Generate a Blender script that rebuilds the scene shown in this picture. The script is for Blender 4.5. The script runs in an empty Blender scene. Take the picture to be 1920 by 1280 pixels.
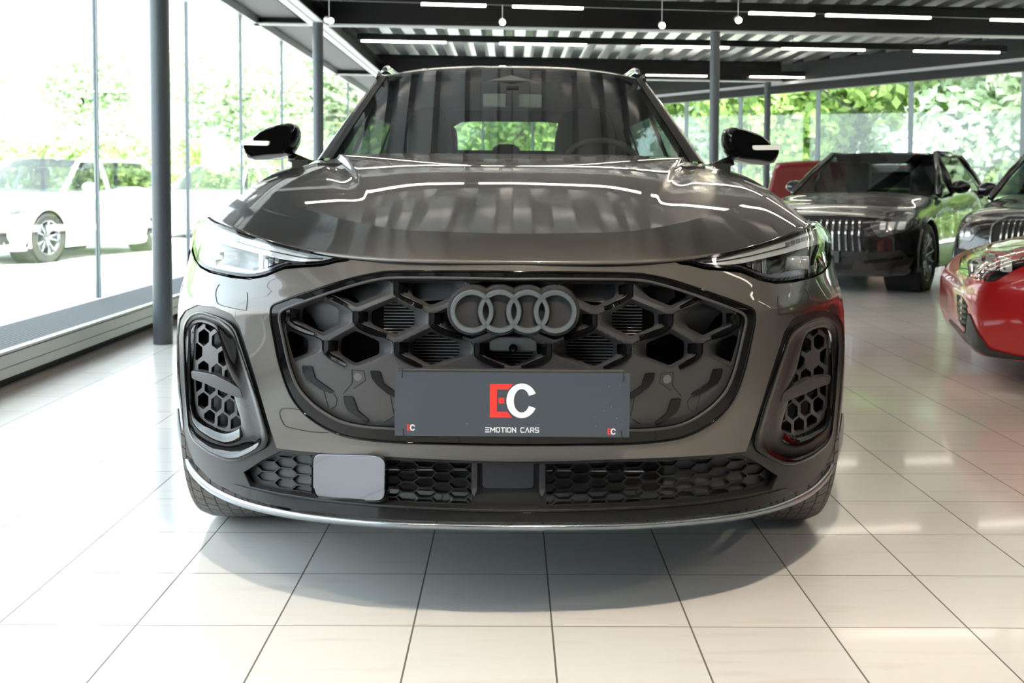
import bpy, bmesh, math, random
import numpy as np
from mathutils import Vector, Matrix, Euler
from mathutils.geometry import delaunay_2d_cdt
from mathutils.bvhtree import BVHTree
random.seed(7)
SC = bpy.context.scene
COL = SC.collection

# ------------------------------------------------------------------ camera
F = 1900.0; HC = 1.04; VY = 349.0
PITCH = math.radians(2.5); ROLL = math.radians(0.2)
CY = VY + F * math.tan(PITCH)
cam_d = bpy.data.cameras.new('camera'); cam = bpy.data.objects.new('camera', cam_d); COL.objects.link(cam)
cam_d.sensor_width = 36.0; cam_d.lens = 36.0 * F / 1920.0
cam_d.shift_y = -(640.0 - CY) / 1920.0
cam_d.clip_start = 0.05; cam_d.clip_end = 400
cam_d.dof.use_dof = True; cam_d.dof.focus_distance = 2.45; cam_d.dof.aperture_fstop = 7.1
cam.location = (0, 0, HC)
CAM_R = Euler((math.pi / 2 - PITCH, 0, 0)).to_matrix() @ Matrix.Rotation(ROLL, 3, 'Z')
cam.matrix_world = Matrix.Translation((0, 0, HC)) @ CAM_R.to_4x4()
SC.camera = cam

# ------------------------------------------------------------------ light
SC.view_settings.view_transform = 'Standard'; SC.view_settings.look = 'None'
SC.view_settings.exposure = 0.35; SC.view_settings.gamma = 1.0
SC.view_settings.use_curve_mapping = False
SC.cycles.use_denoising = True
SC.cycles.max_bounces = 10; SC.cycles.transparent_max_bounces = 16
SC.cycles.diffuse_bounces = 4; SC.cycles.glossy_bounces = 5
SC.cycles.caustics_reflective = False; SC.cycles.caustics_refractive = False
SC.cycles.sample_clamp_indirect = 8.0
world = bpy.data.worlds.new('world'); SC.world = world; world.use_nodes = True
bg = world.node_tree.nodes['Background']
bg.inputs['Color'].default_value = (0.80, 0.91, 1.0, 1); bg.inputs['Strength'].default_value = 5.0
sun_d = bpy.data.lights.new('sun', 'SUN'); sun_d.energy = 22.0; sun_d.angle = math.radians(3); sun_d.color = (1, 0.96, 0.88)
sun = bpy.data.objects.new('sun', sun_d); COL.objects.link(sun)
sun.rotation_euler = Vector((-0.35, 0.70, -1.0)).to_track_quat('-Z', 'Y').to_euler()

# ------------------------------------------------------------------ materials
MATS = {}
def mat(name, col=(0.5, 0.5, 0.5), rough=0.5, metal=0.0, coat=0.0, coat_rough=0.03, emit=None, estr=0.0, spec=None, aniso=0.0):
    if name in MATS: return MATS[name]
    m = bpy.data.materials.new(name); m.use_nodes = True
    b = m.node_tree.nodes['Principled BSDF']
    b.inputs['Base Color'].default_value = (*col, 1); b.inputs['Roughness'].default_value = rough
    b.inputs['Metallic'].default_value = metal
    b.inputs['Coat Weight'].default_value = coat; b.inputs['Coat Roughness'].default_value = coat_rough
    if spec is not None: b.inputs['Specular IOR Level'].default_value = spec
    if emit: b.inputs['Emission Color'].default_value = (*emit, 1); b.inputs['Emission Strength'].default_value = estr
    MATS[name] = m
    return m
def noise_bump(m, scale, dist, strength=0.3, detail=3):
    nt = m.node_tree; b = nt.nodes['Principled BSDF']
    tc = nt.nodes.new('ShaderNodeTexCoord'); n = nt.nodes.new('ShaderNodeTexNoise'); bp = nt.nodes.new('ShaderNodeBump')
    n.inputs['Scale'].default_value = scale; n.inputs['Detail'].default_value = detail
    bp.inputs['Strength'].default_value = strength; bp.inputs['Distance'].default_value = dist
    nt.links.new(tc.outputs['Object'], n.inputs['Vector']); nt.links.new(n.outputs['Fac'], bp.inputs['Height'])
    nt.links.new(bp.outputs['Normal'], b.inputs['Normal'])
    return m
def color_noise(m, c1, c2, scale, detail=4, lo=0.35, hi=0.65, vec='Object'):
    nt = m.node_tree; b = nt.nodes['Principled BSDF']
    tc = nt.nodes.new('ShaderNodeTexCoord'); n = nt.nodes.new('ShaderNodeTexNoise'); r = nt.nodes.new('ShaderNodeValToRGB')
    n.inputs['Scale'].default_value = scale; n.inputs['Detail'].default_value = detail
    r.color_ramp.elements[0].position = lo; r.color_ramp.elements[1].position = hi
    r.color_ramp.elements[0].color = (*c1, 1); r.color_ramp.elements[1].color = (*c2, 1)
    nt.links.new(tc.outputs[vec], n.inputs['Vector']); nt.links.new(n.outputs['Fac'], r.inputs['Fac'])
    nt.links.new(r.outputs['Color'], b.inputs['Base Color'])
    return m
def glass(name, tint=(1, 1, 1), ior=1.5, boost=1.0, rough=0.0):
    if name in MATS: return MATS[name]
    m = bpy.data.materials.new(name); m.use_nodes = True; nt = m.node_tree; nt.nodes.clear()
    out = nt.nodes.new('ShaderNodeOutputMaterial'); mix = nt.nodes.new('ShaderNodeMixShader')
    tr = nt.nodes.new('ShaderNodeBsdfTransparent'); gl = nt.nodes.new('ShaderNodeBsdfGlossy'); fr = nt.nodes.new('ShaderNodeFresnel')
    mu = nt.nodes.new('ShaderNodeMath'); mu.operation = 'MULTIPLY'; mu.use_clamp = True
    tr.inputs['Color'].default_value = (*tint, 1); gl.inputs['Roughness'].default_value = rough
    gl.inputs['Color'].default_value = (1, 1, 1, 1); fr.inputs['IOR'].default_value = ior; mu.inputs[1].default_value = boost
    geo = nt.nodes.new('ShaderNodeNewGeometry'); im = nt.nodes.new('ShaderNodeMix'); im.inputs['A'].default_value = ior; im.inputs['B'].default_value = 1.0 / ior
    nt.links.new(geo.outputs['Backfacing'], im.inputs['Factor']); nt.links.new(im.outputs['Result'], fr.inputs['IOR'])
    nt.links.new(fr.outputs['Fac'], mu.inputs[0]); nt.links.new(mu.outputs[0], mix.inputs['Fac'])
    nt.links.new(tr.outputs[0], mix.inputs[1]); nt.links.new(gl.outputs[0], mix.inputs[2]); nt.links.new(mix.outputs[0], out.inputs['Surface'])
    MATS[name] = m
    return m

paint = mat('grey_metallic_paint', (0.105, 0.096, 0.088), 0.30, 0.22, 1.0, 0.006, spec=0.2)
noise_bump(paint, 2600, 0.0004, 0.10, 1)
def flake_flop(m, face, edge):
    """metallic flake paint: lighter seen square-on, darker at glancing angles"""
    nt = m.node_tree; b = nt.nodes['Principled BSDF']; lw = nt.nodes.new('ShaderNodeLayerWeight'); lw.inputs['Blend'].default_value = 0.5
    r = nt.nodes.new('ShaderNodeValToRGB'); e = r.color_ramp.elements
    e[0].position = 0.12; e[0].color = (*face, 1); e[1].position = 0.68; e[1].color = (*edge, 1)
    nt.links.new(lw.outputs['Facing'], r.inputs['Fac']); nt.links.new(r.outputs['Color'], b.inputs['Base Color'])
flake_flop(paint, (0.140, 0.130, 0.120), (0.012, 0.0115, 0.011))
paint.node_tree.nodes['Principled BSDF'].inputs['Coat IOR'].default_value = 1.42
gloss_black = mat('gloss_black_plastic', (0.003, 0.003, 0.0035), 0.05, spec=0.3)
emblem_m = mat('emblem_grey_chrome', (0.66, 0.71, 0.73), 0.30, 1.0)
matte_black = mat('matte_black_plastic', (0.046, 0.046, 0.049), 0.42, spec=0.4)
noise_bump(matte_black, 900, 0.0004, 0.15, 2)
dark_void = mat('dark_interior_plastic', (0.008, 0.008, 0.009), 0.7)
cover_grey = mat('dark_grey_plastic', (0.11, 0.11, 0.115), 0.45)
chrome = mat('chrome', (0.75, 0.76, 0.78), 0.08, 1.0)
dark_chrome = mat('dark_chrome', (0.36, 0.39, 0.41), 0.12, 1.0)
silver_trim = mat('satin_silver_trim', (0.42, 0.45, 0.48), 0.22, 0.9)
rubber = mat('tyre_rubber', (0.03, 0.029, 0.028), 0.6)
steel_col = mat('anthracite_painted_steel', (0.055, 0.064, 0.075), 0.4)
beam_black = mat('black_painted_steel', (0.008, 0.0085, 0.009), 0.5, spec=0.3)
lower_black = mat('lower_bumper_plastic', (0.017, 0.017, 0.018), 0.38, spec=0.35)
beam_grey = mat('light_grey_flange_paint', (0.45, 0.45, 0.46), 0.45)
white_lamp = mat('warm_white_diffuser', (1, 1, 1), 0.5, emit=(1.0, 0.90, 0.76), estr=11.5)
clear_glass = glass('clear_window_glass', (0.97, 0.99, 0.98), 1.45)
car_glass = glass('tinted_car_glass', (0.38, 0.44, 0.41), 1.45, 1.0)
lens_glass = glass('clear_lens_cover', (0.93, 0.95, 0.96), 1.5, 1.3)

# ------------------------------------------------------------------ helpers
def link(o, parent=None):
    COL.objects.link(o)
    if parent is not None: o.parent = parent
    return o
def tag(o, label=None, cat=None, group=None, kind=None):
    if label: o['label'] = label
    if cat: o['category'] = cat
    if group: o['group'] = group
    if kind: o['kind'] = kind
    return o
def empty(name, loc=(0, 0, 0), rot=(0, 0, 0), label=None, cat=None, group=None):
    o = bpy.data.objects.new(name, None); link(o); o.empty_display_size = 0.1
    o.location = loc; o.rotation_euler = rot
    return tag(o, label, cat, group)
def mesh_obj(name, verts, faces, m, parent=None, smooth=False, mats=None, fmi=None):
    me = bpy.data.meshes.new(name); me.from_pydata([tuple(v) for v in verts], [], [tuple(f) for f in faces])
    for x in ([m] if mats is None else mats): me.materials.append(x)
    if fmi is not None:
        for p, i in zip(me.polygons, fmi): p.material_index = i
    if smooth:
        for p in me.polygons: p.use_smooth = True
    me.validate(); me.update()
    return link(bpy.data.objects.new(name, me), parent)
class MB:
    def __init__(s): s.v = []; s.f = []
    def add(s, vs, fs):
        o = len(s.v); s.v += [Vector(x) for x in vs]; s.f += [tuple(i + o for i in f) for f in fs]; return s
    def box(s, c, d, rot=None, bev=0):
        c = Vector(c); hx, hy, hz = d[0] / 2, d[1] / 2, d[2] / 2
        vs = [Vector((x, y, z)) for z in (-hz, hz) for y in (-hy, hy) for x in (-hx, hx)]
        if rot is not None: vs = [rot @ v for v in vs]
        return s.add([c + v for v in vs], [(0, 2, 3, 1), (4, 5, 7, 6), (0, 1, 5, 4), (2, 6, 7, 3), (0, 4, 6, 2), (1, 3, 7, 5)])
    def tube(s, pts, r, n=10, cap=True, radii=None):
        pts = [Vector(p) for p in pts]; rings = []
        up = None
        for i, p in enumerate(pts):
            t = (pts[min(i + 1, len(pts) - 1)] - pts[max(i - 1, 0)]).normalized()
            a = Vector((0, 0, 1)) if abs(t.z) < 0.9 else Vector((1, 0, 0))
            if up is not None: a = up
            x = t.cross(a).normalized(); y = x.cross(t).normalized(); up = y
            rr = radii[i] if radii else r
            rings.append([p + x * math.cos(2 * math.pi * k / n) * rr + y * math.sin(2 * math.pi * k / n) * rr for k in range(n)])
        o = len(s.v)
        for rg in rings: s.v += rg
        for i in range(len(pts) - 1):
            for k in range(n):
                s.f.append((o + i * n + k, o + i * n + (k + 1) % n, o + (i + 1) * n + (k + 1) % n, o + (i + 1) * n + k))
        if cap:
            s.f.append(tuple(o + k for k in range(n))[::-1]); s.f.append(tuple(o + (len(pts) - 1) * n + k for k in range(n)))
        return s
    def lathe(s, prof, c, axis='Z', n=32):
        # prof: (radius, along)
        o = len(s.v); c = Vector(c)
        for r, h in prof:
            for k in range(n):
                a = 2 * math.pi * k / n; x, y = r * math.cos(a), r * math.sin(a)
                s.v.append(c + (Vector((x, y, h)) if axis == 'Z' else Vector((h, x, y)) if axis == 'X' else Vector((x, h, y))))
        for i in range(len(prof) - 1):
            for k in range(n):
                s.f.append((o + i * n + k, o + i * n + (k + 1) % n, o + (i + 1) * n + (k + 1) % n, o + (i + 1) * n + k))
        return s
    def prism(s, poly, z0, z1, fn):
        n = len(poly); o = len(s.v)
        for z in (z0, z1):
            for a, b in poly: s.v.append(Vector(fn(a, b, z)))
        s.f.append(tuple(range(o, o + n))); s.f.append(tuple(range(o + 2 * n - 1, o + n - 1, -1)))
        for i in range(n):
            j = (i + 1) % n; s.f.append((o + i, o + n + i, o + n + j, o + j))
        return s
    def build(s, name, m, parent=None, smooth=False, bevel=0, sub=0, fixn=True, auto=None):
        o = mesh_obj(name, s.v, s.f, m, parent, smooth)
        if fixn:
            bm = bmesh.new(); bm.from_mesh(o.data); bmesh.ops.recalc_face_normals(bm, faces=bm.faces); bm.to_mesh(o.data); bm.free()
        if bevel:
            b = o.modifiers.new('bevel', 'BEVEL'); b.width = bevel; b.segments = 2; b.limit_method = 'ANGLE'; b.angle_limit = math.radians(35)
        if sub:
            u = o.modifiers.new('sub', 'SUBSURF'); u.levels = sub; u.render_levels = sub
        if auto is not None: auto_smooth(o, auto)
        return o
def auto_smooth(o, ang=35):
    me = o.data
    for p in me.polygons: p.use_smooth = True
    me.set_sharp_from_angle(angle=math.radians(ang))
def struct(o): o['kind'] = 'structure'; return o

def P(px, py, Y):
    r = CAM_R @ Vector(((px - 960) / F, -(py - CY) / F, -1.0)); k = Y / r.y
    return Vector((r.x * k, Y, HC + r.z * k))
# ------------------------------------------------------------------ floor
fl = mat('cream_floor_tile', (0.72, 0.71, 0.69), 0.13, 0, 0.25, 0.05)
def tile_nodes(m):
    nt = m.node_tree; b = nt.nodes['Principled BSDF']; N = nt.nodes.new; L = nt.links.new
    tc = N('ShaderNodeTexCoord'); sx = N('ShaderNodeSeparateXYZ'); L(tc.outputs['Object'], sx.inputs[0])
    def math_(op, a, v=None, a2=None):
        n = N('ShaderNodeMath'); n.operation = op
        if isinstance(a, float): n.inputs[0].default_value = a
        else: L(a, n.inputs[0])
        if a2 is not None: L(a2, n.inputs[1])
        elif v is not None: n.inputs[1].default_value = v
        return n.outputs[0]
    def line(out, off, pitch, w):
        t = math_('MULTIPLY', math_('SUBTRACT', out, off), 1 / pitch)
        fr = math_('FRACT', t); d = math_('ABSOLUTE', math_('SUBTRACT', fr, 0.5))
        return math_('GREATER_THAN', d, 0.5 - w / pitch / 2), math_('FLOOR', t)
    lx, ix = line(sx.outputs['X'], 0.098, 0.328, 0.0042); ly, iy = line(sx.outputs['Y'], 2.355, 0.322, 0.0030)
    g = math_('MAXIMUM', lx, a2=ly)
    n = N('ShaderNodeTexNoise'); mp = N('ShaderNodeMapping'); mp.inputs['Scale'].default_value = (2.2, 16, 1)
    L(tc.outputs['Object'], mp.inputs['Vector']); L(mp.outputs[0], n.inputs['Vector']); n.inputs['Scale'].default_value = 1.3; n.inputs['Detail'].default_value = 5
    r = N('ShaderNodeValToRGB'); e = r.color_ramp.elements
    e[0].position = 0.25; e[0].color = (0.72, 0.68, 0.64, 1); e[1].position = 0.44; e[1].color = (0.78, 0.76, 0.73, 1)
    L(n.outputs['Fac'], r.inputs['Fac'])
    cv = N('ShaderNodeCombineXYZ'); L(ix, cv.inputs[0]); L(iy, cv.inputs[1]); wn = N('ShaderNodeTexWhiteNoise'); wn.noise_dimensions = '2D'; L(cv.outputs[0], wn.inputs['Vector'])
    hs = N('ShaderNodeHueSaturation'); L(r.outputs['Color'], hs.inputs['Color'])
    L(math_('ADD', math_('MULTIPLY', wn.outputs['Value'], 0.07), 0.965), hs.inputs['Value'])
    mx = N('ShaderNodeMix'); mx.data_type = 'RGBA'; L(g, mx.inputs['Factor']); L(hs.outputs['Color'], mx.inputs['A']); mx.inputs['B'].default_value = (0.13, 0.115, 0.095, 1)
    L(mx.outputs['Result'], b.inputs['Base Color'])
    rr = math_('ADD', math_('MULTIPLY', g, 0.5), 0.16); L(rr, b.inputs['Roughness'])
    bp = N('ShaderNodeBump'); bp.inputs['Distance'].default_value = 0.002; bp.inputs['Strength'].default_value = 0.5; bp.invert = True
    L(g, bp.inputs['Height']); L(bp.outputs['Normal'], b.inputs['Normal'])
tile_nodes(fl)
XL = -3.07; XB = -2.55; ZC = 3.32
A0 = Vector((-3.07, 30.3, 0)); A1 = Vector((14.0, 6.6, 0))       # oblique window wall, right and rear
def plane(name, pts, m, thick=0.02):
    return mesh_obj(name, pts, [tuple(range(len(pts)))], m)
fo = struct(MB().prism([(XL, -9), (14, -9), (14, 6.6), (XL, 30.3)], -0.25, 0, lambda a, b, z: (a, b, z)).build('floor', fl))
# ------------------------------------------------------------------ ceiling deck (trapezoidal sheet, ribs run along the room)
deck = mat('galvanised_deck', (0.50, 0.50, 0.51), 0.28, 0.85)
pv = []; x = XL - 0.2
prof = []
while x < 14.3:
    prof += [(x, 0.0), (x + 0.16, 0.0), (x + 0.185, 0.20), (x + 0.305, 0.20)]; x += 0.33
vs = []; fs = []
for i, (a, h) in enumerate(prof): vs += [(a, -9.2, ZC + h), (a, 30.6, ZC + h)]
for i in range(len(prof) - 1): fs.append((2 * i, 2 * i + 1, 2 * i + 3, 2 * i + 2))
_dk = struct(mesh_obj('ceiling', vs, fs, deck))
def cut_oblique(o, extra=0.5):
    dd = (A1 - A0).normalized(); nn = Vector((-dd.y, dd.x, 0))
    if nn.y < 0: nn = -nn
    bm = bmesh.new(); bm.from_mesh(o.data)
    bmesh.ops.bisect_plane(bm, geom=bm.verts[:] + bm.edges[:] + bm.faces[:], plane_co=A0 + nn * extra, plane_no=nn, clear_outer=True)
    bm.to_mesh(o.data); bm.free(); return o
cut_oblique(_dk)
rf = mat('roof_membrane', (0.2, 0.2, 0.2), 0.9)
struct(cut_oblique(MB().box((5.4, 10.7, ZC + 0.29), (17.6, 40.4, 0.1)).build('ceiling_slab', rf)))
# walls behind the camera and on the far right
wm = mat('warm_grey_wall_paint', (0.07, 0.062, 0.055), 0.8)
struct(MB().box((5.4, -9.1, 1.66), (17.4, 0.2, 3.4)).build('wall_back', wm))
wm2 = mat('beige_wall_paint', (0.2, 0.18, 0.16), 0.8)
struct(MB().box((14.1, -1.2, 1.66), (0.2, 15.6, 3.4)).build('wall_right', wm2))

struct(MB().box((XL - 0.12, -5.4, 1.66), (0.16, 7.2, 3.4)).build('wall_left_blocker', mat('dark_wall_paint', (0.10, 0.10, 0.10), 0.8)))  # added unseen wall, blocks window light to keep reflections dark
# ------------------------------------------------------------------ steel columns
def column(X, Y, z1, r, label):
    o = MB().lathe([(r, 0.0), (r, z1)], (X, Y, 0), 'Z', 40).build('steel_column', steel_col, None, fixn=True, auto=40)
    tag(o, label, 'column', 'round steel columns of the showroom')
column(-2.29, 6.62, 2.95, 0.062, 'round anthracite steel column nearest the camera, in front of the left windows')
column(-2.29, 12.0, 2.95, 0.062, 'round dark steel column behind the left door mirror of the grey car')
column(2.50, 12.6, 2.95, 0.060, 'round dark steel column rising behind the right door mirror of the grey car')
column(4.66, 18.6, 2.95, 0.060, 'slim distant round steel column beside the rear windows')

# ------------------------------------------------------------------ beams
def ibeam(a, b, z0, h, w, label, name='ceiling_beam', tilt=0, fl_mat=None):
    a = Vector(a); b = Vector(b); d = (b - a); L = d.length; d.normalize(); n = Vector((-d.y, d.x, 0))
    root = empty(name, (a.x, a.y, z0), (0, 0, math.atan2(d.y, d.x)), label, 'beam', 'black steel roof beams')
    MB().box((L / 2, 0, h / 2), (L, 0.012, h)).build('web', beam_black, root)
    MB().box((L / 2, 0, 0.008), (L, w, 0.016)).build('flange', fl_mat or beam_grey, root)
    MB().box((L / 2, 0, h - 0.008), (L, w, 0.016)).build('flange', beam_black, root)
    return root
def wall_y(X): t = (X - A0.x) / (A1.x - A0.x); return A0.y + t * (A1.y - A0.y)
zb = 2.95
ibeam((XL, 12.15), (7.6, 13.1), zb, 0.36, 0.16, 'deep black cross beam just behind the windscreen top line of the grey car')
ibeam((XL, 8.0), (12.6, 8.1), zb, 0.36, 0.16, 'cross beam over the cabin of the grey car')
ibeam((XL, 1.2), (13.6, 1.2), zb, 0.36, 0.16, 'cross beam above the nose of the grey car')
ibeam((XL, -4.0), (13.6, -4.0), zb, 0.36, 0.16, 'cross beam behind the photographer')
ibeam((XL, 17.6), (4.9, 18.6), zb, 0.36, 0.16, 'cross beam ending at the slim distant column')
ibeam((XL, 23.5), (1.4, 23.9), zb, 0.3, 0.16, 'rearmost short cross beam')
ibeam((-2.32, -8.8), (-2.32, 28), zb - 0.001, 0.22, 0.20, 'long beam with light flange running over the left columns', fl_mat=mat('pale_grey_flange', (0.62, 0.62, 0.63), 0.5))
# top rail of glazing along left wall
tr = MB(); tr.box((XL, 10.5, 2.99), (0.10, 39, 0.08)); struct(tr.build('trim_left', mat('aluminium_rail', (0.4, 0.4, 0.41), 0.4, 0.4)))
tr = MB(); tr.box((XL + 0.28, 10.5, 3.17), (0.5, 39, 0.28)); struct(tr.build('trim_fascia', mat('dark_soffit', (0.12, 0.12, 0.125), 0.6)))
# glazed left wall
mull = mat('grey_mullion_aluminium', (0.22, 0.25, 0.27), 0.4, 0.3)
def glaz(idx, a, b, z0, z1, mw=0.04, horizontals=()):
    a = Vector(a); b = Vector(b); d = b - a; L = d.length; ang = math.atan2(d.y, d.x)
    root = empty('window_%d' % idx, (a.x, a.y, 0), (0, 0, ang)); struct(root)
    MB().box((L / 2, 0, (z0 + z1) / 2), (L - mw, 0.012, z1 - z0)).build('glass_pane', clear_glass, root)
    MB().box((0, 0, (z0 + z1) / 2), (mw, 0.035, z1 - z0)).build('mullion', mull, root)
    return root
GZ0 = 0.20; GZ1 = 2.96
ys = [-8.8, -7.0, -5.2, -3.4, -1.6, 0.2, 2.0, 3.8, 5.7, 7.55, 9.3, 11.2, 13.0, 14.8, 16.9, 19.0, 21.5, 24.0, 27.0, 30.2]
# mullion positions read where they stand: px 182 and 345 at the window line
ys = [-1.8, -0.9, 0.8, 3.0, 5.25, 7.5, 9.6, 11.5, 13.55, 16.2, 19.0, 21.8, 24.6, 27.4, 30.2]
for i in range(len(ys) - 1): glaz(i + 1, (XL, ys[i]), (XL, ys[i + 1]), GZ0, GZ1, 0.014)
# oblique wall, mullions
def on_wall(px):
    k = (px - 960) / F        # X = k*Y
    # A0 + t*(A1-A0): x = k*y
    dx, dy = A1.x - A0.x, A1.y - A0.y
    t = (k * A0.y - A0.x) / (dx - k * dy)
    return Vector((A0.x + t * dx, A0.y + t * dy, 0))
pxs = [775, 830, 905, 998, 1090, 1182, 1285, 1386, 1531, 1704, 1915, 2200, 2600, 3200]
pts = [A0.copy()] + [on_wall(p) for p in pxs] + [A1.copy()]
for i in range(len(pts) - 1): glaz(30 + i, pts[i], pts[i + 1], 0.06, 2.80, 0.08)
d = (A1 - A0); ang = math.atan2(d.y, d.x); mid = (A0 + A1) / 2
rot = Matrix.Rotation(ang, 3, 'Z')
nrm = Vector((-d.normalized().y, d.normalized().x, 0))
struct(MB().box((mid.x, mid.y, 2.84), (d.length, 0.14, 0.10), rot).build('trim_right_rail', beam_black))
struct(MB().box((mid.x, mid.y, 3.16), (d.length, 0.10, 0.55), rot).build('wall_right_fascia', beam_black))
struct(MB().box((mid.x - nrm.x * 0.09, mid.y - nrm.y * 0.09, 2.955), (d.length, 0.14, 0.05), rot).build('trim_right_flange', beam_grey))
struct(MB().box((mid.x, mid.y, 0.03), (d.length, 0.12, 0.06), rot).build('baseboard_right', beam_black))
# ------------------------------------------------------------------ trench heater bench along left glass
grate = mat('aluminium_grille', (0.36, 0.38, 0.39), 0.85, 0.0, spec=0.15)
def grate_nodes(m):
    nt = m.node_tree; b = nt.nodes['Principled BSDF']; N = nt.nodes.new; L = nt.links.new
    tc = N('ShaderNodeTexCoord'); w = N('ShaderNodeTexWave'); w.bands_direction = 'Y'; w.inputs['Scale'].default_value = 14; w.inputs['Distortion'].default_value = 0
    w2 = N('ShaderNodeTexWave'); w2.bands_direction = 'X'; w2.inputs['Scale'].default_value = 10
    L(tc.outputs['Object'], w.inputs['Vector']); L(tc.outputs['Object'], w2.inputs['Vector'])
    mx = N('ShaderNodeMath'); mx.operation = 'MAXIMUM'; L(w.outputs['Fac'], mx.inputs[0]); L(w2.outputs['Fac'], mx.inputs[1])
    r = N('ShaderNodeValToRGB'); r.color_ramp.elements[0].position = 0.55; r.color_ramp.elements[0].color = (0.04, 0.04, 0.045, 1)
    r.color_ramp.elements[1].position = 0.75; r.color_ramp.elements[1].color = (0.22, 0.23, 0.24, 1)
    L(mx.outputs[0], r.inputs['Fac']); L(r.outputs['Color'], b.inputs['Base Color'])
grate_nodes(grate)
sill_al = mat('brushed_aluminium_front', (0.42, 0.42, 0.42), 0.4, 0.4)
bench = empty('floor_convector', (XB, 4, 0), (0, 0, 0), 'long low aluminium convector bench with slotted grating under the left windows', 'heater')
def bx(y0, y1):
    return (y0 + y1) / 2 - 4, y1 - y0
yc, yl = bx(-8.8, 30)
MB().box((-0.27, yc, 0.185), (0.46, yl, 0.02)).build('grating', grate, bench)
MB().box((-0.02, yc, 0.193), (0.05, yl, 0.014)).build('front_rail', sill_al, bench, bevel=0.003)
MB().box((0.0, yc, 0.152), (0.02, yl, 0.062)).build('front_panel', sill_al, bench)
MB().box((0.003, yc, 0.092), (0.02, yl, 0.050)).build('front_panel', sill_al, bench)
MB().box((-0.27, yc, 0.03), (0.40, yl, 0.05)).build('under_bench_shade', dark_void, bench)  # near-black box standing for the shade in the gap under the bench
for yy in (4.6, 4.9, 7.3, 9.0, 2.2, -0.6, 11, 14):
    MB().box((-0.012, yy - 4, 0.033), (0.02, 0.012, 0.066)).build('support_foot', sill_al, bench)

# ------------------------------------------------------------------ light tracks
tcount = 0
def track(Y0, Y1, X0, X1, z, strips, label, power=None):
    """black trunking running across the room with LED inserts; strips: list of (xa, xb) in metres along"""
    a = Vector((X0, Y0, z)); b = Vector((X1, Y1, z)); d = b - a; L = d.length
    root = empty('light_track', a, (0, 0, math.atan2(d.y, d.x)), label, 'lamp', 'linear ceiling light tracks')
    MB().box((L / 2, 0, 0.045), (L, 0.06, 0.09)).build('housing', beam_black, root)
    for xa, xb in strips:
        ta = (xa - X0) / (X1 - X0) * L; tb = (xb - X0) / (X1 - X0) * L
        MB().box(((ta + tb) / 2, 0, -0.012), (tb - ta, 0.05, 0.024)).build('led_insert', white_lamp, root)
    k = int(L // 3)
    for i in range(k + 1):
        s = 0.3 + i * (L - 0.6) / max(k, 1)
        MB().tube([(s, 0, 0.09), (s, 0, ZC - z + 0.1)], 0.004, 6).build('hanger_rod', beam_black, root)
    return root
def px_strips(Y0, Y1, X0, X1, spans):
    out = []
    for a, b in spans:
        res = []
        for p in (a, b):
            k = (p - 960) / F; sl = (Y1 - Y0) / (X1 - X0)
            res.append(k * (Y0 - sl * X0) / (1 - k * sl))
        out.append(tuple(res))
    return out
track(14.1, 15.1, -2.15, 7.3, 3.05, px_strips(14.1, 15.1, -2.15, 7.3, [(678, 836), (936, 1097), (1200, 1362), (1462, 1615), (1708, 1866)]), 'light track with five lit strips directly above the roof line of the grey car')
track(11.0, 12.3, -2.4, 7.2, 3.04, px_strips(11.0, 12.3, -2.4, 7.2, [(790, 910), (960, 1090), (1400, 1520), (1543, 1736), (1850, 2040)]), 'light track crossing in front of the deep black beam')
track(17.9, 18.6, -1.6, 5.4, 3.05, px_strips(17.9, 18.6, -1.6, 5.4, [(985, 1115), (1208, 1322), (1403, 1535)]), 'third light track from the front, above the right door mirror')
track(21.5, 21.9, -1.0, 3.4, 3.05, px_strips(21.5, 21.9, -1.0, 3.4, [(1130, 1310)]), 'most distant short light track')
def rep(x0, x1, l, g):
    o = []; x = x0
    while x + l < x1: o.append((x, x + l)); x += l + g
    return o
track(9.0, 9.2, -2.1, 9, 3.05, rep(-1.9, 8.8, 1.5, 0.12), 'light track above the rear of the grey car')
track(7.3, 7.3, -2.1, 9.5, 3.05, rep(-1.9, 9.3, 1.5, 0.12), 'light track above the windscreen of the grey car')
track(3.1, 3.1, -2.1, 10, 3.05, rep(-1.9, 9.8, 1.5, 0.5), 'light track above the bonnet of the grey car')
track(0.55, 0.55, -2.1, 10, 3.05, rep(-1.9, 9.8, 1.5, 0.8), 'light track above the camera')

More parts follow.
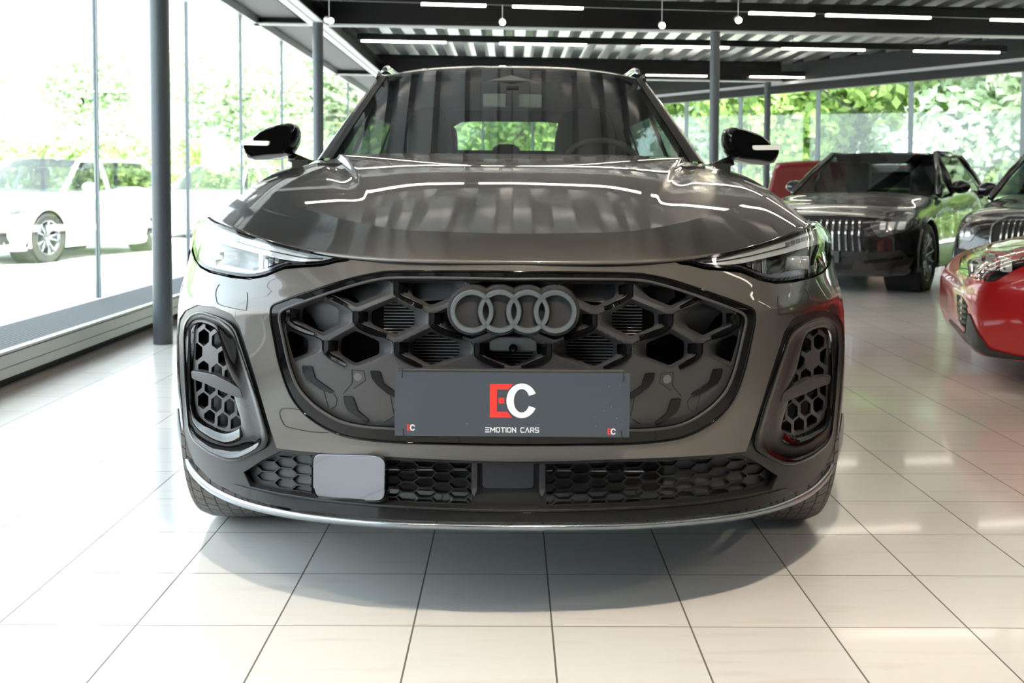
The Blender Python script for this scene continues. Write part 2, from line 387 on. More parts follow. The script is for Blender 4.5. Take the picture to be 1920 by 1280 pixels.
# ------------------------------------------------------------------ spotlights
spot_white = mat('white_spot_housing', (0.75, 0.75, 0.76), 0.35)
spot_glow = mat('spot_lens_glow', (1, 1, 1), 0.4, emit=(1.0, 0.88, 0.7), estr=90.0)
def spotlight(pos, aim, label, power=0, glow=None, size=0.5):
    pos = Vector(pos); d = (Vector(aim) - pos).normalized()
    q = d.to_track_quat('Z', 'Y')
    root = empty('spotlight', pos, q.to_euler(), label, 'lamp', 'white cylinder spotlights')
    MB().lathe([(0.001, -0.10), (0.030, -0.10), (0.034, -0.095), (0.036, 0.08), (0.032, 0.082), (0.030, 0.06)], (0, 0, 0), 'Z', 24).build('housing', spot_white, root, auto=40)
    MB().lathe([(0.0005, 0.066), (0.030, 0.066)], (0, 0, 0), 'Z', 20).build('lens', glow or spot_glow, root)
    up = q.inverted() @ Vector((0, 0, ZC + 0.1 - pos.z))
    MB().tube([(0, 0, 0), up], 0.0035, 8).build('bracket', spot_white, root)
    if power:
        ld = bpy.data.lights.new('spot_beam', 'SPOT'); ld.energy = power; ld.spot_size = math.radians(75); ld.spot_blend = 0.6
        ld.shadow_soft_size = 0.03; ld.color = (1.0, 0.86, 0.68)
        lo = bpy.data.objects.new('spot_beam', ld); COL.objects.link(lo)
        lo.location = pos + d * 0.10; lo.rotation_euler = d.to_track_quat('-Z', 'Y').to_euler()
    return root
soft_glow = mat('spot_lens_soft', (1, 1, 1), 0.4, emit=(1.0, 0.88, 0.7), estr=6.0)
spotlight(P(942, 41, 11.3), (0.2, 2.2, 0.7), 'dazzling spotlight above the rear-view mirror of the grey car', 60)
spotlight(P(1241, 47, 11.3), (0.9, 2.5, 0.7), 'dazzling spotlight, the middle one of the three glaring ones', 60)
spotlight(P(1384, 37, 10.8), (1.2, 2.2, 0.7), 'dazzling spotlight above the right door mirror', 60)
spotlight(P(617, 38, 10.6), P(660, 52, 9.8), 'unlit-looking white cylinder spotlight by the left column head', 0, soft_glow)
spotlight(P(352, -8, 6.3), P(420, 14, 5.7), 'white spotlight at the top edge left of the nearest column', 0, soft_glow)
for i, (sx, sy, ax, ay, pw) in enumerate([(0.25, 0.50, 0.1, 2.5, 260), (3.2, 0.2, 1.0, 3.0, 60), (-1.2, 0.6, -0.2, 2.6, 60), (4.4, 3.0, 3.6, 7.0, 120), (6.0, 5.0, 3.5, 9.5, 150)]):
    spotlight((sx, sy, 3.02), (ax, ay, 0.6), ['spotlight over the camera aimed at the grey car', 'spotlight right of the camera aimed at the grey bonnet', 'spotlight left of the camera aimed at the grey car', 'spotlight aimed at the red hatchback', 'spotlight aimed at the black cars'][i], pw)
# ------------------------------------------------------------------ outdoors
asph = mat('pale_paving', (0.55, 0.55, 0.54), 0.85)
color_noise(asph, (0.48, 0.48, 0.47), (0.62, 0.62, 0.60), 1.5)
struct(MB().box((0, 40, -0.07), (260, 240, 0.1)).build('ground_outside', asph))
leaf_m = mat('leaf_green', (0.16, 0.30, 0.06), 0.6)
def leaf_nodes(m, c1, c2, tr=0.35):
    nt = m.node_tree; b = nt.nodes['Principled BSDF']; N = nt.nodes.new; L = nt.links.new
    g = N('ShaderNodeNewGeometry'); r = N('ShaderNodeValToRGB'); L(g.outputs['Random Per Island'], r.inputs['Fac'])
    r.color_ramp.elements[0].color = (*c1, 1); r.color_ramp.elements[1].color = (*c2, 1)
    L(r.outputs['Color'], b.inputs['Base Color'])
    t = N('ShaderNodeBsdfTranslucent'); L(r.outputs['Color'], t.inputs['Color']); mx = N('ShaderNodeMixShader'); mx.inputs['Fac'].default_value = tr
    out = nt.nodes['Material Output']; L(b.outputs[0], mx.inputs[1]); L(t.outputs[0], mx.inputs[2]); L(mx.outputs[0], out.inputs['Surface'])
leaf_nodes(leaf_m, (0.16, 0.30, 0.06), (0.46, 0.60, 0.20))
leaf_p = mat('washed_out_leaf_green', (0.3, 0.4, 0.15), 0.6); leaf_nodes(leaf_p, (0.48, 0.62, 0.40), (0.82, 0.90, 0.72))  # leaf colour paled to paint in the overexposed daylight outside
bark = mat('bark', (0.12, 0.09, 0.06), 0.9)
def crown_mesh(name, blobs, n, size, seed, m):
    R = random.Random(seed); vs = []; fs = []
    tot = sum(b[3] ** 2 for b in blobs)
    for (cx, cy, cz, r) in blobs:
        for _ in range(int(n * r * r / tot)):
            d = Vector((R.gauss(0, 1), R.gauss(0, 1), R.gauss(0, 1))).normalized(); rr = r * (0.72 + 0.33 * R.random())
            c = Vector((cx, cy, cz)) + d * rr
            a = Vector((R.gauss(0, 1), R.gauss(0, 1), R.gauss(0, 1))).normalized(); b = a.cross(d + Vector((0.01, 0, 0))).normalized()
            s = size * (0.6 + 0.8 * R.random()); o = len(vs)
            vs += [c + a * s, c + b * s * 0.6, c - a * s, c - b * s * 0.6]; fs.append((o, o + 1, o + 2, o + 3))
    me = bpy.data.meshes.new(name); me.from_pydata([tuple(v) for v in vs], [], fs); me.materials.append(m)
    return me
def blobset(seed, H, W):
    R = random.Random(seed)
    return [(R.uniform(-W, W) * 0.6, R.uniform(-W, W) * 0.5, H * R.uniform(0.25, 0.85), W * R.uniform(0.35, 0.6)) for _ in range(12)]
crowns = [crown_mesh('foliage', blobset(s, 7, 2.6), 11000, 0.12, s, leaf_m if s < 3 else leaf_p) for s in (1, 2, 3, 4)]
trunk = MB().tube([(0, 0, -0.3), (0.05, 0, 2), (0, 0.1, 4.5)], 0.2, 8, radii=[0.22, 0.16, 0.08]); 
trunk_me = bpy.data.meshes.new('trunk'); trunk_me.from_pydata([tuple(v) for v in trunk.v], [], trunk.f); trunk_me.materials.append(bark)
def tree(X, Y, s, k, label, group, sx=1.0):
    r = empty('leafy_tree', (X, Y, -0.02), (0, 0, (X * 7 + Y * 3) % 6.28), label, 'tree', group); r.scale = (s * sx, s * sx, s)
    link(bpy.data.objects.new('foliage', crowns[k]), r); link(bpy.data.objects.new('trunk', trunk_me), r)
R = random.Random(5)
nd = (A1 - A0).normalized(); outn = Vector((-nd.y, nd.x, 0))
if outn.y < 0: outn = -outn
for i in range(-3, 10):
    p = A0 + nd * (i * 3.9 - 4) + outn * (8.5 + R.uniform(-1.5, 2.5))
    tree(p.x, p.y, R.uniform(1.0, 1.35), i % 3 if i > -2 else 2, 'leafy green tree in the dense wood beyond the rear windows', 'trees beyond the rear windows', 1.15)
for i in range(7):
    p = A0 + nd * (i * 5.6 - 3) + outn * (16 + R.uniform(-1.5, 2.5))
    tree(p.x, p.y, R.uniform(1.5, 1.8), (i + 1) % 4, 'tall tree in the second row of the wood behind the rear windows', 'trees in the second row beyond the rear windows', 1.2)
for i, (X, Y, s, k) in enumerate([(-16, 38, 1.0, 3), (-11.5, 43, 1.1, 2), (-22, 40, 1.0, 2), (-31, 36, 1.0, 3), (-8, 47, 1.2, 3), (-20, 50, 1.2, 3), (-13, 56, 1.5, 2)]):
    tree(X, Y, s, k, 'tree with daylight glare put into its pale leaves far beyond the left window wall', 'trees beyond the left windows', 1.2)
bush_me = crown_mesh('bush_foliage', [(i * 0.8 - 2.0, 0, 0.7 + 0.2 * math.sin(i * 2.1), 0.9) for i in range(6)], 5000, 0.09, 31, leaf_m)
for i in range(9):
    p = A0 + nd * (i * 5.0 - 3) + outn * 6.4
    o = link(bpy.data.objects.new('round_shrub', bush_me)); o.location = (p.x, p.y, 0); o.rotation_euler = (0, 0, ang)
    tag(o, 'low green shrub in front of the wood beyond the rear windows', 'shrub', 'shrubs beyond the rear windows')
# hedge and low fence on the left
hb = [(-25 + i * 1.0, 24.5 + 0.1 * math.sin(i), 1.35, 0.8) for i in range(20)]
h = bpy.data.objects.new('clipped_hedge', crown_mesh('hedge_foliage', hb, 9000, 0.10, 9, leaf_m)); link(h)
tag(h, 'long clipped green hedge behind the low grey wall outside the left windows', 'hedge')
tag(MB().box((-16, 23.2, 0.45), (22, 0.3, 1.0)).build('low_wall', mat('grey_render_wall', (0.3, 0.33, 0.37), 0.8)), 'low grey wall in front of the hedge outside the left windows', 'wall')
# pale building far left
bld = empty('office_building', (-42, 60, -0.02), (0, 0, 0.3), 'pale distant building washed out by daylight beyond the left windows', 'building')
MB().box((0, 0, 5), (26, 10, 10)).build('wall', mat('white_render', (0.8, 0.82, 0.82), 0.8), bld)
for zz in (2.5, 5.5, 8.5): MB().box((0, -5.02, zz), (24, 0.06, 1.4)).build('window_band', mat('bluish_window_band', (0.25, 0.4, 0.45), 0.2), bld)
# ================================================================== grey car
YN = 2.24
car = empty('grey_suv', (0, YN, 0), (0, math.radians(0.30), math.radians(0.33)), 'grey metallic SUV with black honeycomb grille and dealer plate, facing the camera', 'car')
CENTER = 959.0
_cp = CAM_R @ Vector((0, 0, 0))
_cr = Euler((math.pi / 2 - PITCH, 0, 0)).to_matrix()
def CP(u, v, Y):
    """point in the car's frame seen at lateral offset u and height v when Y metres in front of the lens"""
    r = _cr @ Vector((u / F, -(v - CY) / F, -1.0)); k = Y / r.y
    return Vector((r.x * k, Y - YN, HC + r.z * k))
def spline(xs, ys):
    xs = np.array(xs, float); ys = np.array(ys, float); n = len(xs); h = np.diff(xs)
    A = np.zeros((n, n)); r = np.zeros((n,) + ys.shape[1:]); A[0, 0] = A[-1, -1] = 1
    for i in range(1, n - 1):
        A[i, i - 1] = h[i - 1]; A[i, i] = 2 * (h[i - 1] + h[i]); A[i, i + 1] = h[i]
        r[i] = 3 * ((ys[i + 1] - ys[i]) / h[i] - (ys[i] - ys[i - 1]) / h[i - 1])
    c = np.linalg.solve(A, r)
    def f(x):
        i = int(min(max(np.searchsorted(xs, x) - 1, 0), n - 2)); t = x - xs[i]
        b = (ys[i + 1] - ys[i]) / h[i] - h[i] * (2 * c[i] + c[i + 1]) / 3; d = (c[i + 1] - c[i]) / (3 * h[i])
        return ys[i] + b * t + c[i] * t * t + d * t ** 3
    return f
_Us = spline([400, 415, 450, 500, 550, 600, 680, 760, 830, 880, 940, 1000], [566, 575, 594, 606, 620, 625, 626, 622, 612, 600, 588, 580])
_base = spline([0, 0.25, 0.5, 0.7, 0.82, 0.9, 0.96, 1.0, 1.04], [0, 0.010, 0.05, 0.125, 0.21, 0.315, 0.44, 0.60, 0.95])
_gv = [400, 418, 450, 480, 500, 525, 550, 568, 580, 600, 700, 800, 860, 930, 1000]
_g0 = spline(_gv, [.16, .14, .115, .085, .06, .034, .015, .003, 0, .002, .018, .038, .05, .035, .03])
_g5 = spline(_gv, [.20, .18, .14, .10, .075, .045, .02, .004, 0, .002, .018, .038, .05, .035, .03])
_g8 = spline(_gv, [.22, .20, .15, .11, .08, .05, .025, .006, 0, .002, .016, .035, .05, .035, .03])
_g1 = spline(_gv, [.10, .08, .06, .04, .03, .02, .01, .002, 0, .0, .004, .01, .02, .02, .03])
def D(u, v):
    s = abs(u) / float(_Us(v))
    if s < 0.5: w = s / 0.5; a, b = _g0, _g5
    elif s < 0.8: w = (s - 0.5) / 0.3; a, b = _g5, _g8
    else: w = min((s - 0.8) / 0.2, 1); a, b = _g8, _g1
    w = w * w * (3 - 2 * w)
    return float(_base(min(s, 1.05))) + float(a(v)) * (1 - w) + float(b(v)) * w
def S(u, v, off=0.0): return CP(u, v, YN + D(u, v) + off)
def SN(u, v, fn=None):
    fn = fn or S
    e = 1.5; n = (fn(u + e, v) - fn(u - e, v)).cross(fn(u, v - e) - fn(u, v + e))
    dv = getattr(fn, 'dir', Vector((0, 1, 0)))
    if n.length < 1e-12: return -dv
    n.normalize()
    return n if n.dot(dv) < 0 else -n
def pip(x, y, poly):
    c = False; j = len(poly) - 1
    for i in range(len(poly)):
        xi, yi = poly[i]; xj, yj = poly[j]
        if (yi > y) != (yj > y) and x < (xj - xi) * (y - yi) / (yj - yi) + xi: c = not c
        j = i
    return c
def rnd(poly, r, n=4):
    """round polygon corners"""
    out = []; m = len(poly)
    for i in range(m):
        p0, p1, p2 = Vector(poly[i - 1]), Vector(poly[i]), Vector(poly[(i + 1) % m])
        a = p0 - p1; b = p2 - p1; rr = min(r, a.length * 0.45, b.length * 0.45)
        if rr < 0.3: out.append(tuple(p1)); continue
        q0 = p1 + a.normalized() * rr; q1 = p1 + b.normalized() * rr
        for k in range(n + 1):
            t = k / n; out.append(tuple(q0 * (1 - t) ** 2 + p1 * 2 * t * (1 - t) + q1 * t * t))
    return out
def smooth_closed(poly, n=6):
    """closed Catmull-Rom through the points"""
    out = []; m = len(poly)
    for i in range(m):
        p = [Vector(poly[(i + k) % m]) for k in (-1, 0, 1, 2)]
        for k in range(n):
            t = k / n
            out.append(tuple(0.5 * ((2 * p[1]) + (p[2] - p[0]) * t + (2 * p[0] - 5 * p[1] + 4 * p[2] - p[3]) * t * t + (3 * p[1] - p[0] - 3 * p[2] + p[3]) * t ** 3)))
    return out
def smooth_open(pts, n=6):
    out = []; m = len(pts)
    for i in range(m - 1):
        p = [Vector(pts[max(min(i + k, m - 1), 0)]) for k in (-1, 0, 1, 2)]
        for k in range(n):
            t = k / n
            out.append(tuple(0.5 * ((2 * p[1]) + (p[2] - p[0]) * t + (2 * p[0] - 5 * p[1] + 4 * p[2] - p[3]) * t * t + (3 * p[1] - p[0] - 3 * p[2] + p[3]) * t ** 3)))
    out.append(tuple(pts[-1])); return out
def area(poly): return 0.5 * sum(poly[i - 1][0] * poly[i][1] - poly[i][0] * poly[i - 1][1] for i in range(len(poly)))
def dens(poly, step):
    out = []
    for i in range(len(poly)):
        a = poly[i]; b = poly[(i + 1) % len(poly)]; L = math.hypot(b[0] - a[0], b[1] - a[1]); k = max(1, int(math.ceil(L / step)))
        for j in range(k): out.append((a[0] + (b[0] - a[0]) * j / k, a[1] + (b[1] - a[1]) * j / k))
    return out
def seam(poly):  # mirror a left half outline (given as u>0, ordered from centre to centre) into a closed symmetric outline
    return poly + [(-u, v) for u, v in reversed(poly) if abs(u) > 0.5]
def loop_normals(poly):
    n = len(poly); out = []; sg = 1 if area(poly) > 0 else -1
    for i in range(n):
        a = Vector(poly[i - 1]); b = Vector(poly[(i + 1) % n]); d = b - a
        if d.length < 1e-9: d = Vector((1, 0))
        d.normalize(); out.append(Vector((d.y, -d.x)) * sg)    # pointing outward for either winding
    return out
def panel(name, outer, holes, m, parent, off=0.0, res=10, skirt=((1.2, 0.0025), (1.6, 0.02)), hskirt=None, fn=None, mirror=False, flat=False, aniso=1.0):
    fn = fn or S; DV = getattr(fn, 'dir', Vector((0, 1, 0)))
    hskirt = skirt if hskirt is None else hskirt
    if mirror:
        outer = [(-u, v) for u, v in outer]; holes = [[(-u, v) for u, v in h] for h in holes]
    def clean(p):
        q = []
        for a in dens(p, res):
            if not q or math.hypot(a[0] - q[-1][0], a[1] - q[-1][1]) > 0.25: q.append(a)
        if math.hypot(q[0][0] - q[-1][0], q[0][1] - q[-1][1]) < 0.25: q.pop()
        return q
    loops = [clean(outer)] + [clean(h) for h in holes]
    pts = []; edges = []; bnd = set()
    for lp in loops:
        o = len(pts); n = len(lp)
        for i, p in enumerate(lp):
            pts.append(Vector(p)); edges.append((o + i, o + (i + 1) % n)); bnd.add((round(p[0]), round(p[1])))
    us = [p[0] for p in loops[0]]; vs_ = [p[1] for p in loops[0]]
    B = np.array([[p[0], p[1]] for lp in loops for p in lp])
    y = min(vs_) + res / 2
    while y < max(vs_):
        x = min(us) + res / 2
        while x < max(us):
            if pip(x, y, loops[0]) and not any(pip(x, y, h) for h in loops[1:]):
                if np.min((B[:, 0] - x) ** 2 + (B[:, 1] - y) ** 2) > (res * 0.45) ** 2: pts.append(Vector((x, y)))
            x += res
        y += res
    vo, eo, fo_, ov, oe, of = delaunay_2d_cdt(pts, edges, [], 0, 1e-5)
    tris = []
    for f in fo_:
        cx = sum(vo[i].x for i in f) / 3; cy = sum(vo[i].y for i in f) / 3
        if pip(cx, cy, loops[0]) and not any(pip(cx, cy, h) for h in loops[1:]): tris.append(tuple(f))
    V = []; N = []; Fc = []
    base = lambda u, v: fn(u, v)
    for p in vo:
        n = SN(p.x, p.y, fn); q = fn(p.x, p.y)
        V.append(q + DV * off); N.append(n)
    for t in tris:
        a, b, c = t
        nn = (V[b] - V[a]).cross(V[c] - V[a])
        Fc.append(t if nn.dot(N[a]) > 0 else (a, c, b))
    for li, lp in enumerate(loops):
        sk = skirt if li == 0 else hskirt
        if not sk: continue
        ln = loop_normals(lp); n = len(lp)
        if li > 0: ln = [-x for x in ln]
        rings = []
        r0 = len(V)
        for i, p in enumerate(lp):
            V.append(fn(p[0], p[1]) + DV * off); N.append(SN(p[0], p[1], fn))
        rings.append(r0)
        for (ou, bk) in sk:
            o = len(V)
            for i, p in enumerate(lp):
                oo = ou * (aniso + (1 - aniso) * ln[i].x ** 4) if li > 0 else ou
                q = (p[0] + ln[i].x * oo, p[1] + ln[i].y * oo)
                V.append(fn(q[0], q[1]) + DV * (off + bk))
                sn = Vector((ln[i].x, -0.35 if sk is hskirt and ou > 3 else -0.02, -ln[i].y)).normalized(); N.append(sn)
            rings.append(o)
        for a, b in zip(rings[:-1], rings[1:]):
            for i in range(n):
                j = (i + 1) % n; q = (a + i, a + j, b + j, b + i)
                nn = (V[q[1]] - V[q[0]]).cross(V[q[3]] - V[q[0]])
                Fc.append(q if nn.dot(N[b + i]) > 0 else q[::-1])
    me = bpy.data.meshes.new(name); me.from_pydata([tuple(x) for x in V], [], Fc); me.materials.append(m)
    for p in me.polygons: p.use_smooth = True
    me.update()
    if not flat: me.normals_split_custom_set_from_vertices([tuple(x) for x in N])
    return link(bpy.data.objects.new(name, me), parent)
def UN(pts): return [(x - CENTER, y) for x, y in pts]
def U(pts): return [(CENTER - x, y) for x, y in pts]        # outlines are read on the left half of the front

# ---- outlines (left half, in front-view units)
g_out = smooth_open(U([(959, 507), (860, 507), (740, 508), (700, 512), (655, 522), (605, 538)]), 4) + smooth_open(U([(560, 553), (522, 567), (508, 574), (503, 586), (504, 606)]), 4) + \
        smooth_open(U([(512, 645), (522, 690), (538, 736), (556, 765), (582, 790), (618, 811), (660, 824), (740, 832), (860, 835), (959, 836)]), 5)
g_in = smooth_open(U([(959, 522), (860, 521), (745, 521), (703, 525), (660, 536), (612, 551)]), 4) + smooth_open(U([(570, 566), (538, 578), (525, 586), (521, 597), (523, 612)]), 4) + \
       smooth_open(U([(530, 645), (541, 690), (556, 727), (578, 754), (608, 777), (642, 794), (690, 803), (760, 806), (860, 808), (959, 808)]), 5)
G_OUT = seam(g_out); G_IN = seam(g_in)
def scale_poly(poly, c, sx, sy): return [(c[0] + (x - c[0]) * sx, c[1] + (y - c[1]) * sy) for x, y in poly]
def offset_poly(poly, d):
    ln = loop_normals(poly); return [(p[0] + n.x * d, p[1] + n.y * d) for p, n in zip(poly, ln)]
# side intake outlines
si_surround = smooth_closed(U([(334, 640), (336, 606), (346, 588), (368, 577), (400, 580), (432, 594), (447, 617), (462, 664), (480, 722), (500, 790), (519, 842), (490, 868), (455, 888), (400, 893), (362, 868), (345, 810), (337, 730)]), 5)
si_out = rnd(U([(343, 640), (344, 612), (356, 594), (375, 588), (408, 598), (432, 610), (441, 622), (462, 684), (484, 752), (505, 826), (501, 842), (474, 856), (448, 868), (425, 868), (392, 854), (364, 832), (354, 812), (348, 740)]), 8)
si_in = rnd(U([(358, 640), (358, 624), (364, 612), (378, 610), (398, 617), (407, 624), (412, 640), (425, 690), (440, 750), (454, 795), (452, 806), (438, 814), (422, 818), (405, 813), (380, 800), (366, 785), (360, 760), (357, 700)]), 5)
# headlight
hl = smooth_open(U([(386, 414), (400, 424), (450, 441), (500, 457), (560, 472), (606, 480), (645, 484)]), 3) + smooth_open(U([(628, 488), (600, 495), (560, 498), (530, 501), (497, 515), (466, 521), (432, 518), (392, 509), (374, 499), (366, 484), (362, 462), (362, 436), (372, 421), (384, 414)]), 3)
# ---- painted front bumper
top = U([(959, 497), (860, 497), (740, 495), (690, 493), (655, 490)])
hl_low = [(u, v + 5) for u, v in U([(645, 489), (628, 491), (600, 498), (560, 501), (530, 504), (497, 518), (466, 524), (432, 521), (392, 512), (374, 502), (362, 487), (355, 462)])]
def edge_u(v): return float(_Us(v)) * 1.0
left_edge = [(edge_u(v), v) for v in (455, 490, 520, 550, 580, 600, 640, 680, 720, 760, 800, 840)]
bottom = U([(519, 843), (560, 848), (600, 851), (660, 855), (740, 858), (860, 863), (959, 865)])
surr_low = U([(345, 812), (337, 730), (333, 640), (336, 604), (346, 587), (368, 576), (400, 579), (433, 593), (448, 616), (463, 663), (481, 721), (501, 789), (519, 843)])
out = top + hl_low + left_edge[:-1] + surr_low + bottom[1:]
bumper = panel('front_bumper', seam(out), [G_OUT], paint, car, 0, 9, skirt=((1.0, 0.002), (1.2, 0.03)))
# parking sensor / tow-eye covers as fine seams
def seam_line(name, pts, parent, w=0.7, m=dark_void, off=-0.0012, closed=False, fn=None):
    fn = fn or S; pts = dens(pts, 4)[: None if closed else -1] if closed else pts
    P3 = [fn(u, v) + Vector((0, off, 0)) for u, v in pts]
    return MB().tube(P3, w / 1000, 5, cap=False).build(name, m, parent, smooth=True)
for sg in (1, -1):
    c1 = smooth_open([(sg * u, v) for u, v in U([(410, 537), (404, 548), (404, 563), (412, 576), (455, 585), (460, 582), (462, 560), (461, 552)])], 4)
    seam_line('washer_cover_seam', c1, bumper)
    if sg == 1:
        c2 = smooth_open([(-u, v) for u, v in U([(566, 772), (540, 768), (527, 770), (524, 780), (533, 800), (550, 806), (585, 812), (612, 813), (616, 811)])], 4)
        seam_line('tow_cover_seam', c2, bumper)

# ---- lower bumper (matte black) with side-intake surrounds and lip
low_int = [(0, 870)] + U([(860, 869), (740, 865), (660, 862), (600, 858), (560, 855), (524, 850), (492, 866), (456, 890), (463, 905), (469, 918), (520, 929), (600, 941), (700, 950), (800, 955), (880, 958)]) + [(0, 959)]
lip_top = U([(959, 979), (860, 979), (740, 976), (640, 968), (560, 959), (490, 945), (440, 928), (400, 907), (368, 875), (352, 840), (341, 790)])
lo_out = [(0, 858)] + U([(860, 856), (740, 852), (660, 849), (600, 845), (560, 842), (523, 838), (505, 789), (485, 721), (467, 663), (452, 613), (436, 590), (402, 575), (366, 572)]) + \
         [(edge_u(v) - 1, v) for v in (572, 590, 620, 660, 700, 740, 790)] + lip_top[::-1][1:-1] + [(0, 979)]
lower = panel('lower_bumper', seam(lo_out), [seam(low_int), si_out, [(-u, v) for u, v in si_out]], lower_black, car, 0.006, 9, skirt=((1, 0.002), (1, 0.05)), hskirt=((1.5, 0.004), (3, 0.05)))
# gloss chin between intake and lip
chin = [(0, 962)] + U([(880, 961), (800, 958), (700, 953), (600, 944), (520, 932), (468, 920), (440, 912), (428, 921), (460, 936), (500, 948), (560, 959), (640, 968), (740, 976), (860, 979)]) + [(0, 979)]
panel('gloss_chin', seam(chin), [], gloss_black, car, 0.002, 9, skirt=((0.5, 0.002),))
# silver lip: rounded bar along the lower edge
lipc = smooth_open(U([(336, 770), (339, 800), (347, 840), (362, 880), (392, 914), (436, 938), (490, 955), (560, 968), (640, 977), (740, 984), (860, 987)]) + [(0, 988)], 5)
lp = lipc + [(-u, v) for u, v in reversed(lipc[:-1])]
Lp = []; 
mbl = MB(); prof = [(0.0, -0.9), (-0.5, -0.6), (-0.8, 0.0), (-0.6, 0.7), (0.2, 1.0), (2.2, 1.3)]
rings = []
for i, (u, v) in enumerate(lp):
    a = Vector(lp[max(i - 1, 0)]); b = Vector(lp[min(i + 1, len(lp) - 1)]); t = (b - a).normalized(); n = Vector((-t.y, t.x))
    if n.y < 0 and abs(n.y) > 0.2: n = -n
    if abs(n.y) <= 0.2: n = Vector((1 if u > 0 else -1, 0.2)).normalized()
    w = 6.5 * min(1, 0.35 + i / 12, 0.35 + (len(lp) - 1 - i) / 12)
    rg = []
    for (bk, hh) in prof:
        q = (u + n.x * hh * w, v + n.y * hh * w); rg.append(S(u, v, 0.012 * bk + 0.004) + (CP(q[0], q[1], YN + D(u, v)) - CP(u, v, YN + D(u, v))))
    rings.append(rg)
vsL = [p for r in rings for p in r]; k = len(prof)
fsL = [(i * k + j, (i + 1) * k + j, (i + 1) * k + j + 1, i * k + j + 1) for i in range(len(rings) - 1) for j in range(k - 1)]
mesh_obj('silver_lip', vsL, fsL, silver_trim, car, smooth=True)

# ---- grille frame (gloss black, raised bead) 
frame = panel('grille_frame', offset_poly(G_OUT, -1.5), [G_IN], gloss_black, car, -0.004, 9, skirt=((2.0, 0.006), (2, 0.02)), hskirt=((2.5, 0.006), (4, 0.05)))
def bead(name, poly, m, parent, r, off=0.0, fn=None, closed=True, n=8):
    fn = fn or S; poly = dens(poly, 9) if closed else poly
    pts = [fn(u, v) + getattr(fn, 'dir', Vector((0, 1, 0))) * off for u, v in poly]
    if closed: pts = pts + [pts[0]]
    return MB().tube(pts, r, n, cap=not closed).build(name, m, parent, smooth=True)
bead('outer_bead', offset_poly(G_OUT, -2.5), gloss_black, frame, 0.0032, -0.004)
bead('inner_bead', offset_poly(G_IN, -1.0), matte_black, frame, 0.0035, -0.004)

# ---- honeycomb grille
EA = [79, 221, 356, 470]; EB = [0, 154, 296, 424, 500]; EC = [69, 219, 352, 452]
def curv(u, v): return v - 5.0 * (u / 424.0) ** 2 + 0
def hexcell(x0, x1, vt, xt, y1, y2, vb, xb):
    return [(xt, vt), (x1, y1), (x1, y2), (xb, vb), (x0, y2), (x0, y1)]
cells = []          # (poly, row, left edge u, right edge u) for u>=0, image-left half
def addrow(E, T, B, y1, y2, vt, vb, row):
    for i in range(len(E) - 1):
        xa, xb_ = E[i], E[i + 1]
        tt = min(T, key=lambda q: abs(q - (xa + xb_) / 2)); bb = min(B, key=lambda q: abs(q - (xa + xb_) / 2))
        poly = [(tt, curv(tt, vt)), (xb_, curv(xb_, y1)), (xb_, curv(xb_, y2)), (bb, curv(bb, vb)), (xa, curv(xa, y2)), (xa, curv(xa, y1))]
        cells.append((poly, row, xa, xb_))
addrow(EA, EB, EB, 531, 555, 500, 587, 'A')
addrow(EB, EA, EA, 587, 611, 555, 643, 'B')
addrow(EC, EB, EB, 643, 667, 611, 699, 'C')
cells.append(([(0, 500), (79, 531), (79, 555), (0, 587), (-79, 555), (-79, 531)], 'A', -79, 79))
cells.append(([(0, 611), (69, 643), (69, 667), (0, 699), (-69, 667), (-69, 643)], 'C', -69, 69))
def inset(poly, d, dd=None):
    """inset convex polygon by d"""
    sg = 1 if area(poly) > 0 else -1; n = len(poly); L = []
    for i in range(n):
        a = Vector(poly[i]); b = Vector(poly[(i + 1) % n]); t = (b - a).normalized(); nn = Vector((-t.y, t.x)) * sg
        L.append((a + nn * (d if dd is None else dd + (d - dd) * abs(nn.x) ** 4), t))
    out = []
    for i in range(n):
        p, t = L[i - 1]; q, s = L[i]; cr = t.x * s.y - t.y * s.x
        k = ((q.x - p.x) * s.y - (q.y - p.y) * s.x) / cr if abs(cr) > 1e-6 else 0
        out.append(tuple(p + t * k))
    return out
G_CLIP = offset_poly(G_IN, 3)
def clip_poly(poly, win):
    """Sutherland-Hodgman against the mesh limit (bottom edge v<=696 and the grille opening, approximated convex)"""
    sg = 1 if area(win) > 0 else -1; out = poly
    for i in range(len(win)):
        a = win[i]; b = win[(i + 1) % len(win)]; inp = out; out = []
        if not inp: break
        def side(p): return sg * ((b[0] - a[0]) * (p[1] - a[1]) - (b[1] - a[1]) * (p[0] - a[0])) >= -1e-6
        for j in range(len(inp)):
            p, q = inp[j - 1], inp[j]; sp, sq = side(p), side(q)
            if sp != sq:
                den = (q[0] - p[0]) * (b[1] - a[1]) - (q[1] - p[1]) * (b[0] - a[0])
                t = ((a[0] - p[0]) * (b[1] - a[1]) - (a[1] - p[1]) * (b[0] - a[0])) / (den or 1e-9)
                out.append((p[0] + (q[0] - p[0]) * t, p[1] + (q[1] - p[1]) * t))
            if sq: out.append(q)
    return out
WIN = [(-444, 560), (-428, 586), (-425, 640), (-400, 692), (400, 692), (425, 640), (428, 586), (422, 570), (300, 532), (250, 525), (-250, 525), (-300, 532), (-422, 570)]
WIN = [(-428, 586), (-425, 640), (-405, 690), (405, 690), (425, 640), (428, 586), (400, 567), (300, 532), (250, 526), (-250, 526), (-300, 532), (-400, 567)]
WIN = [( -432, 588), (-424, 640), (-410, 690), (410, 690), (424, 640), (432, 588), (300, 533), (250, 527), (-250, 527), (-300, 533)]
WINd = offset_poly(WIN, -5)
holes = []
hole_cells = []
deeps = []
